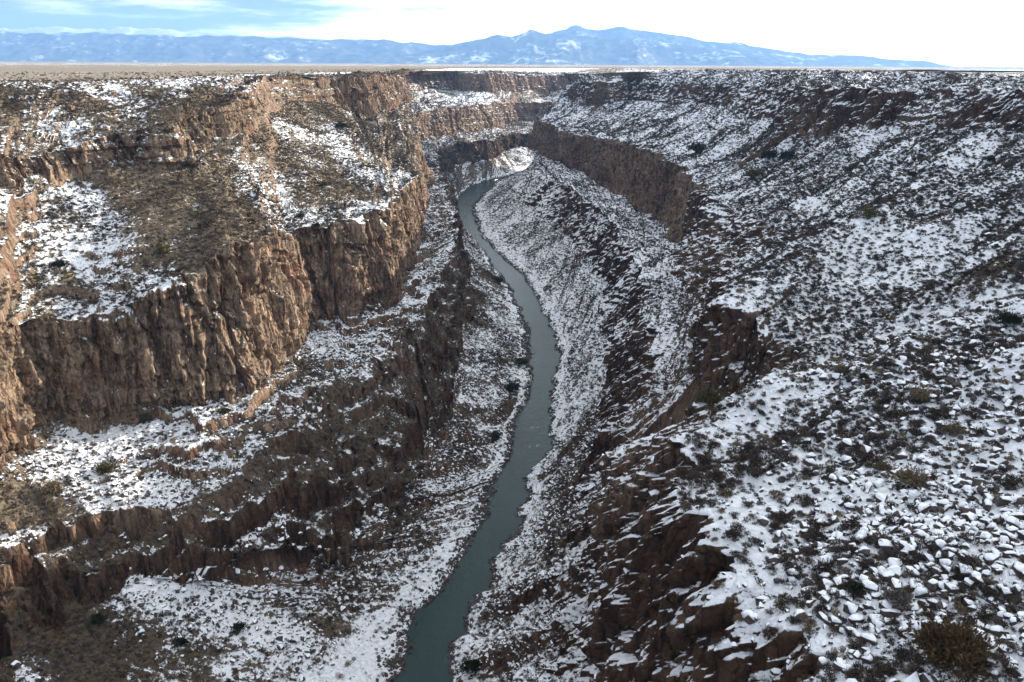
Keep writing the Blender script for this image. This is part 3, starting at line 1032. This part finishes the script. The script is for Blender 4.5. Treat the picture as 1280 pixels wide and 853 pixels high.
def stone_mesh(name, seed, with_snow):
    r = np.random.default_rng(seed)
    p = stone_pts(r)
    bm = hull(p)
    me = bpy.data.meshes.new(name)
    if with_snow:
        b2 = cap_bm(r, p)
        tmp = bpy.data.meshes.new('tmp')
        for f in b2.faces:
            f.material_index = 1
        b2.to_mesh(tmp)
        b2.free()
        bm.from_mesh(tmp)
        bpy.data.meshes.remove(tmp)
        me.materials.append(M_STONE)
        me.materials.append(M_SNOW)
    else:
        me.materials.append(M_STONE)
    bm.to_mesh(me)
    bm.free()
    return me, p


def cap_mesh(name, seed):
    r = np.random.default_rng(seed)
    p = stone_pts(r)
    bm = cap_bm(r, p)
    bmesh.ops.bevel(bm, geom=bm.edges[:], offset=0.06, segments=2, affect='EDGES', clamp_overlap=True)
    for f in bm.faces:
        f.smooth = True
    me = bpy.data.meshes.new(name)
    bm.to_mesh(me)
    bm.free()
    me.materials.append(M_SNOW)
    return me


# ------------------------------------------------------------------ where brush and stones stand
def sample_wall(w):
    G, N = w['G'], w['N']
    A, B, C, D = G[:-1, :-1], G[:-1, 1:], G[1:, 1:], G[1:, :-1]
    area = 0.5 * np.linalg.norm(np.cross(C - A, D - B), axis=-1)
    cen = (A + B + C + D) / 4
    nz = N[:-1, :-1, 2]
    return cen.reshape(-1, 3), area.ravel(), nz.ravel(), np.repeat(w['band'][:-1, None], G.shape[1] - 1, 1).ravel(), (A, B, D)


def pick(dens, area, r):
    lam = dens * area
    return r.poisson(np.clip(lam, 0, 3))


pts = {'sage': [], 'dry': [], 'stone': []}
for s, w in WALLS.items():
    cen, area, nz, band, (A, B, D) = sample_wall(w)
    px, py, d = project(cen)
    view = (d > 20) & (px > -130) & (px < 1410) & (py > 40) & (py < 1000) & (d < 2100)
    x, y, z = cen[:, 0], cen[:, 1], cen[:, 2]
    flat = smooth(0.42, 0.68, nz) * view
    far_f = np.clip(520.0 / np.maximum(d, 520.0), 0.16, 1.0) ** 1.3
    clump = fbm(x / 24.0, y / 24.0, z * 0, 4, 401)
    rocky = fbm(x / 30.0 + 7.0, y / 30.0, z * 0, 4, 431)
    snow = w['snow'][:-1, :-1].ravel()
    clump = clump - 0.8 * w['streak'][:-1, :-1].ravel()
    bare = smooth(0.0, -0.4, snow)
    if s == 'R':
        field = np.exp(-(((px - 1190) / 190) ** 2 + ((py - 720) / 130) ** 2) ** 1.5) + 0.55 * np.exp(-(((px - 1180) / 140) ** 2 + ((py - 480) / 60) ** 2))
        ds = np.array([0.36, 0.12, 0.32, 0.10, 0.58, 0.12, 0.36])[band] * (0.35 + 1.1 * smooth(-0.35, 0.45, clump)) * (1 - 0.35 * np.clip(field, 0, 1)) * (1 + 0.2 * smooth(380, 200, d))
        dd = 0.03 + 0.09 * smooth(0.1, 0.6, fbm(x / 13.0, y / 13.0, z * 0, 3, 451))
        dt = np.array([0.45, 0.18, 0.22, 0.12, 0.10, 0.18, 0.20])[band] * (0.3 + 1.2 * smooth(-0.3, 0.5, rocky)) + 1.7 * np.clip(field, 0, 1)
    else:
        ds = np.array([0.40, 0.10, 0.22, 0.06, 0.30, 0.10, 0.30])[band] * (0.25 + 1.3 * smooth(-0.4, 0.4, clump)) * (1 - 0.35 * bare)
        dd = 0.04 + 0.32 * bare
        dt = np.array([0.45, 0.18, 0.40, 0.04, 0.22, 0.10, 0.35])[band] * (0.3 + 1.2 * smooth(-0.3, 0.5, rocky))
    shore = 1 - 0.75 * smooth(-176.0, -181.0, z)
    ds, dd, dt = ds * shore, dd * shore, dt * shore
    dt = dt + 2.2 * smooth(-183.4, -184.8, z)                      # rocks along the waterline
    for kind, dens in (('sage', ds), ('dry', dd), ('stone', dt)):
        fl_ = flat if kind != 'stone' else smooth(0.25, 0.6, nz) * view
        n = pick(dens * fl_ * far_f, area, rng)
        idx = np.repeat(np.arange(len(n)), n)
        u, v = rng.random(len(idx)), rng.random(len(idx))
        p = A.reshape(-1, 3)[idx] + (B - A).reshape(-1, 3)[idx] * u[:, None] + (D - A).reshape(-1, 3)[idx] * v[:, None]
        if kind == 'stone':
            sc = np.exp(rng.normal(math.log(0.42), 0.45, len(idx)))
            if s == 'R':
                fl = np.clip(field[idx], 0, 1)
                sc = sc * (1 + 0.12 * fl)
            sc = np.clip(sc, 0.18, 1.2)
        else:
            sc = np.clip(np.exp(rng.normal(math.log(0.80), 0.36, len(idx))), 0.4, 1.9)
        sc = sc * (1 / np.sqrt(far_f[idx])) ** 0.55
        pts[kind].append(np.concatenate([p, sc[:, None], np.maximum(bare[idx], (p[:, 2] < -183.6) * 1.0)[:, None]], 1))
# brush along the rims and out onto the plains
for s, (g, dist) in PLAINS.items():
    A, B, D = g[:-1, :-1], g[:-1, 1:], g[1:, :-1]
    area = np.linalg.norm(np.cross(B - A, D - A), axis=-1).ravel()
    cen = (0.5 * (B + D)).reshape(-1, 3)
    dg = np.repeat(dist[:-1, None], g.shape[1] - 1, 1).ravel()
    px, py, d = project(cen)
    view = (d > 20) & (px > -100) & (px < 1380) & (dg < 420)
    for kind, den in (('sage', 0.05), ('dry', 0.03)):
        lam = den * np.clip(420 / np.maximum(d, 420), 0.1, 1) ** 1.2 * (0.2 + 0.8 * smooth(160, 20, dg)) * view
        n = rng.poisson(np.clip(lam * area, 0, 60))
        idx = np.repeat(np.arange(len(n)), n)
        u, v = rng.random(len(idx)), rng.random(len(idx))
        p = A.reshape(-1, 3)[idx] + (B - A).reshape(-1, 3)[idx] * u[:, None] + (D - A).reshape(-1, 3)[idx] * v[:, None]
        sc = np.exp(rng.normal(math.log(0.75), 0.3, len(idx)))
        pts[kind].append(np.concatenate([p, sc[:, None], np.zeros((len(idx), 1))], 1))
pts = {k_: np.concatenate(v) for k_, v in pts.items()}
print('scatter', {k_: len(v) for k_, v in pts.items()})

# ------------------------------------------------------------------ trees and large bushes traced one by one
# x, y of the foot in the photograph, width in its pixels, kind, label
TREES = [
    (1187, 838, 98, 'russet', 'largest juniper, russet and dark, among snow capped boulders in the lower right corner'),
    (592, 838, 30, 'dark', 'dark round juniper on the snowy right river bank at the bottom of the gorge'),
    (884, 503, 42, 'olive', 'wide olive green bush at the foot of the dark cliff beside the near knoll'),
    (906, 505, 26, 'olive', 'smaller olive bush touching the wide olive bush at the cliff foot'),
    (620, 548, 18, 'dark', 'dark bush low on the left bank just above a wide snowy river bend'),
    (641, 488, 20, 'dark', 'dark brown bush beside the broad snow shelf on the left river bank'),
    (652, 456, 18, 'dark', 'dark bush on the left bank where the river bulges widest'),
    (622, 352, 16, 'dark', 'dark bush on the left bank beside the narrow upper river'),
    (869, 190, 24, 'dark', 'broad dark juniper alone on the snow below the right rim'),
    (984, 200, 24, 'dark', 'dark juniper at the right end of the row on the far snowy slope'),
    (960, 200, 22, 'dark', 'dark juniper in the middle of the row on the far snowy slope'),
    (940, 222, 26, 'olive', 'olive brown juniper standing lowest of the row on the far snowy slope'),
    (887, 160, 10, 'dark', 'small dark juniper under the right upper rock band'),
    (1088, 268, 22, 'olive', 'olive brown bush halfway down the right snowy slope'),
    (1139, 222, 15, 'dark', 'dark bush on the bright snow crossing the right slope'),
    (1061, 216, 15, 'dark', 'dark bush left of the snow spur on the right slope'),
    (1236, 202, 14, 'dark', 'dark bush near the right edge under the upper rocks'),
    (1115, 135, 12, 'dark', 'small dark juniper in a break of the right upper rock band'),
    (1262, 405, 34, 'dark', 'dark spreading bush at the right edge above the boulder field'),
    (1140, 605, 44, 'dry', 'broad tawny bush in the middle of the knoll above the boulder field'),
    (1105, 590, 30, 'dry', 'tawny bush left of the broad tawny bush on the knoll'),
    (1150, 500, 34, 'dry', 'tawny bush on the crest of the knoll against darker brush'),
    (1190, 545, 30, 'dry', 'rusty brown bush right of the knoll crest between snowy boulders'),
    (1060, 745, 30, 'dark', 'dark round bush on the open snow left of the largest juniper'),
    (1120, 760, 40, 'grey', 'pale grey leafless bush just left of the largest juniper'),
    (235, 210, 13, 'olive', 'olive bush at the foot of the left upper cliff'),
    (248, 270, 11, 'dark', 'small dark juniper on the brown left slope'),
    (377, 272, 15, 'dark', 'dark juniper on the lip of the left middle cliff recess'),
    (394, 286, 14, 'dark', 'dark juniper over the shaded recess of the left middle cliff'),
    (428, 160, 15, 'dark', 'dark juniper under the far left upper cliff'),
    (462, 154, 12, 'dark', 'small dark juniper below the far left rim'),
    (406, 232, 13, 'olive', 'olive bush among snow patches on the left upper slope'),
    (76, 334, 18, 'dark', 'dark bush on the snow above the left sunlit cliff'),
    (207, 316, 24, 'olive', 'olive bush on the brown slope over the left sunlit cliff'),
    (185, 522, 20, 'olive', 'olive bush on the ledge at the foot of the left sunlit cliff'),
    (282, 516, 18, 'olive', 'olive bush at the snowy foot of the shaded left cliff'),
    (132, 592, 26, 'olive', 'wide olive bush on the snow ledge under the left cliff'),
    (64, 615, 30, 'dry', 'tawny bush on the bare sunlit ground at the left edge'),
    (125, 775, 22, 'dark', 'dark bush at the foot of the pale pillar in the lower left'),
    (300, 790, 20, 'dark', 'dark bush on the lower left scree'),
    (225, 805, 20, 'dark', 'dark round bush in the snow at the lower left'),
    (171, 93.5, 5, 'dark', 'dark lone juniper out on the left plain'),
    (202, 94.5, 4, 'dark', 'small dark juniper right of the lone one on the left plain'),
    (87, 113, 6, 'dark', 'slim dark juniper on the snowy left rim'),
    (424, 92, 5, 'dark', 'small dark juniper on the left rim, left end of the skyline row'),
    (449, 92, 5, 'dark', 'small dark juniper second in the left rim row'),
    (482, 92, 5, 'dark', 'small dark juniper third in the left rim row'),
    (495, 91.5, 5, 'dark', 'small dark juniper fourth in the left rim row'),
    (513, 91.5, 6, 'dark', 'tallest dark juniper, right end of the left rim row'),
    (569, 91, 5, 'dark', 'tiny dark juniper on the far snowy rim, left one'),
    (615, 91, 5, 'dark', 'tiny dark juniper on the far snowy rim, middle one'),
    (645, 91.5, 5, 'dark', 'tiny dark juniper on the far rim above the red far cliff'),
    (743, 94, 5, 'dark', 'tiny dark juniper on the right rim where it begins'),
    (882, 89, 7, 'dark', 'dark juniper standing on the right rim skyline, left one'),
    (1178, 92, 7, 'dark', 'dark juniper standing on the right rim skyline, right one'),
]
TREE_MAT = {'russet': M_RUST, 'dark': M_JUNIPER, 'olive': leaf_mat('olive_leaves', (0.035, 0.034, 0.016), (0.10, 0.092, 0.042)),
            'dry': M_RABBIT, 'grey': leaf_mat('bare_twigs', (0.10, 0.088, 0.078), (0.22, 0.195, 0.17))}
NAMES = {'russet': 'juniper_tree', 'dark': 'juniper_tree', 'olive': 'green_bush', 'dry': 'tawny_bush', 'grey': 'leafless_bush'}
for i, (tx, ty, wpx, kd, lab) in enumerate(TREES):
    p = hit(tx, ty)
    if ty < 95 and tx < 300:     # out on the plain
        p = P(tx, ty, -10.5)
    if p is None:
        continue
    dist = float(p @ fwd)
    rad = wpx / F * dist / 2
    r = np.random.default_rng(900 + i)
    big = wpx > 60
    n = 3600 if big else 900 if wpx > 24 else 420 if wpx > 12 else 160
    leaf = 0.13 if big else 0.20 if wpx > 24 else 0.30
    v, f = tuft(r, n, leaf, 0.95 if kd in ('dark', 'russet') else 0.75, 0.3, 11 if big else 7)
    # a looser, ragged outline: sprays that stand out of the crown
    v2, f2 = tuft(r, n // 6, leaf * 0.8, 1.05, 0.8, 9)
    v, f = merge([(v, f), (v2 * 1.1, f2)])
    name = NAMES[kd]
    e = bpy.data.objects.new(name, None)
    COL.objects.link(e)
    e.location = p
    e.scale = (rad, rad, rad)
    e.rotation_euler.z = r.uniform(0, 6.28)
    e.empty_display_size = 0.1
    tag(e, lab, 'tree' if name == 'juniper_tree' else 'bush', 'junipers on the gorge walls and rims' if name == 'juniper_tree' else 'larger bushes on the ledges and slopes')
    link('crown', raw_mesh('crown', v, f, [TREE_MAT[kd]], smooth_shade=False), e)
    parts = [stick((0, 0, -0.5), (0.06, 0.02, 0.35), 0.11, 0.08, 7)]
    for _ in range(7 if big else 4):
        a = r.uniform(0, 6.28)
        parts.append(stick((0.06 * r.normal(), 0.06 * r.normal(), 0.15), (math.cos(a) * 0.6, math.sin(a) * 0.6, r.uniform(0.4, 0.85)), 0.055, 0.015, 5))
    vv, ff = merge(parts)
    link('trunk', raw_mesh('trunk', vv, ff, [M_BARK]), e)

# ------------------------------------------------------------------ the largest bushes and boulders, one object each
SPOT_STONES = [(1093, 716, 13), (1109, 716, 13), (1124, 716, 12), (1190, 723, 17), (1082, 663, 14), (1112, 675, 15), (1144, 668, 14), (1240, 778, 14), (1256, 640, 14), (1275, 658, 20),
               (1146, 655, 12), (1014, 728, 20), (1206, 665, 16), (1225, 690, 15), (1248, 700, 18), (1268, 735, 17), (1165, 690, 14), (1100, 688, 12), (1175, 640, 16), (1220, 620, 14), (1060, 560, 12), (1110, 540, 13),
               (1085, 480, 11), (1040, 485, 13), (1200, 560, 13), (1235, 590, 14), (1270, 600, 15), (1262, 830, 20), (1255, 805, 16), (1120, 700, 12)]
extra = []
for tx, ty, wpx in SPOT_STONES:
    p = hit(tx, ty)
    if p is not None:
        extra.append([*p, wpx * 0.8 / F * float(p @ fwd) / 2, 1.0])
pts['stone'] = np.concatenate([pts['stone'], np.array(extra)])


def front(arr, n):               # the n that show largest, and the rest
    px, py, d = project(arr[:, :3])
    vis = seen(arr[:, :3]) & (px > 4) & (px < 1276) & (py > 80) & (py < 850)
    size = np.where(vis, arr[:, 3] / np.maximum(d, 1), 0)
    o = np.argsort(-size)[:n]
    keep = np.ones(len(arr), bool)
    keep[o] = False
    return arr[o], arr[keep]


JX, JY = 1187, 790


def place_words(p):
    px, py, d = [float(v[0]) for v in project(p[None])]
    if math.hypot(px - JX, py - JY) < 85:
        return 'around the largest juniper'
    if p[0] > 0:
        if px > 1090 and py > 610:
            return 'in the boulder field right of the near knoll'
        if py > 500 and px > 860:
            return 'on the open snow of the near knoll'
        if py > 500 and px > 730:
            return 'on the dark cliff below the near knoll'
        if py > 500:
            return 'on the scree beside the right river bank'
        if py > 390 and px > 860:
            return 'behind the crest of the near knoll'
        if px > 860:
            return 'on the wide right slope below the rim'
        return 'on the far ledges right of the river'
    if py > 620:
        return 'on the lower left scree above the river'
    if py > 430:
        return 'on the snowy ledges under the left sunlit cliff'
    if py > 200:
        return 'on the slope above the left sunlit cliff'
    return 'just under the left rim'


tags_done = {}


def put(mesh_list, arr, name, words, cat, group, caps=None, z=-0.05):
    for j, q in enumerate(arr):
        v = int(rng.integers(len(mesh_list)))
        o = bpy.data.objects.new(name, mesh_list[v])
        COL.objects.link(o)
        o.location = (q[0], q[1], q[2] + z * q[3])
        o.scale = (q[3], q[3] * rng.uniform(0.85, 1.1), q[3] * rng.uniform(0.8, 1.1))
        o.rotation_euler = (rng.normal(0, 0.12), rng.normal(0, 0.12), rng.uniform(0, 6.28))
        o['label'] = words(q)
        o['category'] = cat
        o['group'] = group
        if caps:
            c = bpy.data.objects.new('snow_cap', caps[v])
            COL.objects.link(c)
            c.parent = o


near_sage = [brush_mesh('sagebrush', 500 + i, 420, 0.17, M_SAGE) for i in range(8)]
near_dry = [brush_mesh('brown_brush', 540 + i, 360, 0.17, M_RABBIT, 0.7) for i in range(6)]
near_stone = [stone_mesh('boulder', 600 + i, False)[0] for i in range(12)]
near_caps = [cap_mesh('snow_cap', 600 + i) for i in range(12)]

big_s, rest_s = front(pts['sage'], 300)
big_d, rest_d = front(pts['dry'], 300)
big_t, rest_t = front(pts['stone'], 300)


def sz(q, a, b, hi, lo):
    return hi if q[3] > a else lo


put(near_sage, big_s, 'sagebrush', lambda q: ('broad' if q[3] > 0.95 else 'small') + ' grey brown sagebrush clump ' + place_words(q[:3]), 'bush', 'sagebrush clumps dotting the snow')
put(near_dry, big_d, 'brown_brush', lambda q: ('broad' if q[3] > 0.95 else 'small') + ' rusty brown brush clump ' + place_words(q[:3]), 'bush', 'rusty brush clumps among the sagebrush')
put(near_stone, big_t, 'boulder', lambda q: ('large' if q[3] > 0.8 else 'middling') + ' dark boulder capped with snow ' + place_words(q[:3]), 'boulder', 'snow capped boulders on the slopes', near_caps)


# ------------------------------------------------------------------ everything smaller, far too many to count
def stuff(name, label, arr, meshes, z=-0.05):
    src = bpy.data.collections.new(name + '_kinds')
    for i, m in enumerate(meshes):
        src.objects.link(bpy.data.objects.new('%s_kind_%02d' % (name, i), m))
    n = len(arr)
    me = bpy.data.meshes.new(name)
    me.vertices.add(n)
    co_ = arr[:, :3].copy()
    co_[:, 2] += z * arr[:, 3]
    me.vertices.foreach_set('co', co_.astype(np.float32).ravel())
    a = me.attributes.new('turn', 'FLOAT_VECTOR', 'POINT')
    rot = np.stack([rng.normal(0, 0.15, n), rng.normal(0, 0.15, n), rng.uniform(0, 6.28, n)], -1)
    a.data.foreach_set('vector', rot.astype(np.float32).ravel())
    a = me.attributes.new('size', 'FLOAT_VECTOR', 'POINT')
    a.data.foreach_set('vector', (arr[:, 3:4] * rng.uniform(0.8, 1.15, (n, 3))).astype(np.float32).ravel())
    a = me.attributes.new('which', 'INT', 'POINT')
    which = rng.integers(0, len(meshes), n)
    if name == 'rubble':                                           # bare stones where the snow has gone
        which = np.where(arr[:, 4] > rng.uniform(0.1, 0.6, n), len(meshes) - 1 - which % 3, which)
    a.data.foreach_set('value', which.astype(np.int32))
    o = link(name, me)
    ng = bpy.data.node_groups.new(name + '_scatter', 'GeometryNodeTree')
    ng.interface.new_socket('Geometry', in_out='INPUT', socket_type='NodeSocketGeometry')
    ng.interface.new_socket('Geometry', in_out='OUTPUT', socket_type='NodeSocketGeometry')
    gi, go = ng.nodes.new('NodeGroupInput'), ng.nodes.new('NodeGroupOutput')
    iop = ng.nodes.new('GeometryNodeInstanceOnPoints')
    ci = ng.nodes.new('GeometryNodeCollectionInfo')
    ci.inputs['Collection'].default_value = src
    ci.inputs['Separate Children'].default_value = True
    ci.inputs['Reset Children'].default_value = True

    def attr(nm, typ):
        na = ng.nodes.new('GeometryNodeInputNamedAttribute')
        na.data_type = typ
        na.inputs['Name'].default_value = nm
        return [s_ for s_ in na.outputs if s_.enabled and s_.name == 'Attribute'][0]
    iop.inputs['Pick Instance'].default_value = True
    L = ng.links.new
    L(gi.outputs[0], iop.inputs['Points'])
    L(ci.outputs[0], iop.inputs['Instance'])
    L(attr('which', 'INT'), iop.inputs['Instance Index'])
    L(attr('turn', 'FLOAT_VECTOR'), iop.inputs['Rotation'])
    L(attr('size', 'FLOAT_VECTOR'), iop.inputs['Scale'])
    L(iop.outputs[0], go.inputs[0])
    md = o.modifiers.new('scatter', 'NODES')
    md.node_group = ng
    tag(o, label, kind='stuff')


stuff('undergrowth', 'low grey sagebrush scattered over every slope of the gorge', rest_s, [brush_mesh('sage', 700 + i, 70, 0.30, M_SAGE) for i in range(8)])
stuff('scrub', 'dry brown scrub scattered over the bare slopes', rest_d, [brush_mesh('scrub', 740 + i, 64, 0.30, M_RABBIT, 0.7) for i in range(6)])
stuff('rubble', 'snow dusted dark stones covering the scree', rest_t, [stone_mesh('stone', 800 + i, i < 8)[0] for i in range(11)])

# ------------------------------------------------------------------ haze, sky, sun, camera
def box(name, lo, hi):
    v = np.array([[x, y, z] for x in (lo[0], hi[0]) for y in (lo[1], hi[1]) for z in (lo[2], hi[2])])
    f = np.array([[0, 1, 3, 2], [4, 6, 7, 5], [0, 4, 5, 1], [2, 3, 7, 6], [0, 2, 6, 4], [1, 5, 7, 3]])
    return raw_mesh(name, v, f, [], smooth_shade=False)


hm = bpy.data.materials.new('air_haze')
hm.use_nodes = True
nt = hm.node_tree
for n in list(nt.nodes):
    nt.nodes.remove(n)
out = nt.nodes.new('ShaderNodeOutputMaterial')
pv = nt.nodes.new('ShaderNodeVolumePrincipled')
pv.inputs['Color'].default_value = (0.26, 0.49, 0.86, 1)
pv.inputs['Density'].default_value = 3.7e-5
pv.inputs['Anisotropy'].default_value = 0.15
nt.links.new(pv.outputs[0], out.inputs['Volume'])
hb = box('haze', (-37000, -37000, -200), (37000, 37000, 1800))
hb.materials.append(hm)
tag(link('haze', hb), 'thin blue air between the gorge and the mountains', kind='stuff')

SUN_EL, SUN_AZ = R(18.2), R(66.0)           # azimuth measured from straight ahead towards the right
world = bpy.data.worlds.new('World')
scene.world = world
world.use_nodes = True
k = NT(world.node_tree)
wn = world.node_tree
for n in list(wn.nodes):
    wn.nodes.remove(n)
wo = k.node('ShaderNodeOutputWorld')
bg = k.node('ShaderNodeBackground')
sky = k.node('ShaderNodeTexSky', sky_type='NISHITA')
sky.sun_disc = False
sky.sun_elevation = SUN_EL
sky.sun_rotation = SUN_AZ
sky.altitude = 2000
sky.air_density = 1.0
sky.dust_density = 0.6
sky.ozone_density = 1.5
tc = k.node('ShaderNodeTexCoord')
vec = tc.outputs['Generated']
cl = k.noise(k.scaled(vec, (3.0, 3.0, 26.0)), 1.6, 6.0, 0.6)
dot = k.node('ShaderNodeVectorMath', operation='DOT_PRODUCT')
k.link(vec, dot.inputs[0])
dot.inputs[1].default_value = (math.sin(SUN_AZ), math.cos(SUN_AZ), 0.1)
sepv = k.node('ShaderNodeSeparateXYZ')
k.link(vec, sepv.inputs[0])
low = k.sstep(sepv.outputs[2], 0.30, 0.02)
toward = k.sstep(dot.outputs['Value'], -0.30, 0.68)
high = k.sstep(sepv.outputs[2], 0.15, 0.45)
cl = k.math('ADD', cl, k.math('MULTIPLY', high, 0.17))  # extra overhead cloud, out of view, added as neutral fill light
cover = k.sstep(k.math('ADD', cl, k.math('MULTIPLY', toward, 0.40)), 0.56, 0.76)
bright = k.math('ADD', 12.5, k.math('MULTIPLY', k.math('MULTIPLY', toward, low), 24.0))
ccol = k.node('ShaderNodeVectorMath', operation='SCALE')
ccol.inputs[0].default_value = (0.97, 0.985, 1.0)
k.link(bright, ccol.inputs['Scale'])
skyb = k.node('ShaderNodeVectorMath', operation='SCALE')
k.link(sky.outputs[0], skyb.inputs[0])
k.link(k.math('ADD', 1.0, k.math('MULTIPLY', low, -0.12)), skyb.inputs['Scale'])
tint = k.node('ShaderNodeVectorMath', operation='MULTIPLY')
k.link(skyb.outputs[0], tint.inputs[0])
tint.inputs[1].default_value = (0.92, 0.89, 1.0)
k.link(k.mix(k.math('MULTIPLY', cover, 0.9), k.mix(low, skyb.outputs[0], tint.outputs[0]), ccol.outputs[0]), bg.inputs['Color'])
bg.inputs['Strength'].default_value = 0.069
k.link(bg.outputs[0], wo.inputs[0])

sl = bpy.data.lights.new('sun', 'SUN')
sl.energy = 5.0
sl.color = (1.0, 0.91, 0.79)
sl.angle = R(0.6)
so = bpy.data.objects.new('sun', sl)
COL.objects.link(so)
from mathutils import Vector, Matrix
sd = Vector((math.sin(SUN_AZ) * math.cos(SUN_EL), math.cos(SUN_AZ) * math.cos(SUN_EL), math.sin(SUN_EL)))
so.rotation_euler = sd.to_track_quat('Z', 'Y').to_euler()

cam = bpy.data.cameras.new('camera')
cam.sensor_width = 36.0
cam.lens = 36.0 * F / 1280.0
cam.clip_start = 0.5
cam.clip_end = 90000
co = bpy.data.objects.new('camera', cam)
COL.objects.link(co)
co.matrix_world = Matrix(((rt[0], up[0], -fwd[0], 0), (rt[1], up[1], -fwd[1], 0), (rt[2], up[2], -fwd[2], 0), (0, 0, 0, 1)))
scene.camera = co

vs = scene.view_settings
vs.view_transform = 'Standard'
vs.look = 'None'
vs.gamma = 1.0
vs.exposure = 1.12
vs.use_curve_mapping = False
cy = scene.cycles
cy.max_bounces = 4
cy.diffuse_bounces = 2
cy.glossy_bounces = 2
cy.volume_bounces = 1
cy.use_denoising = True
cy.use_adaptive_sampling = True
cy.adaptive_threshold = 0.03
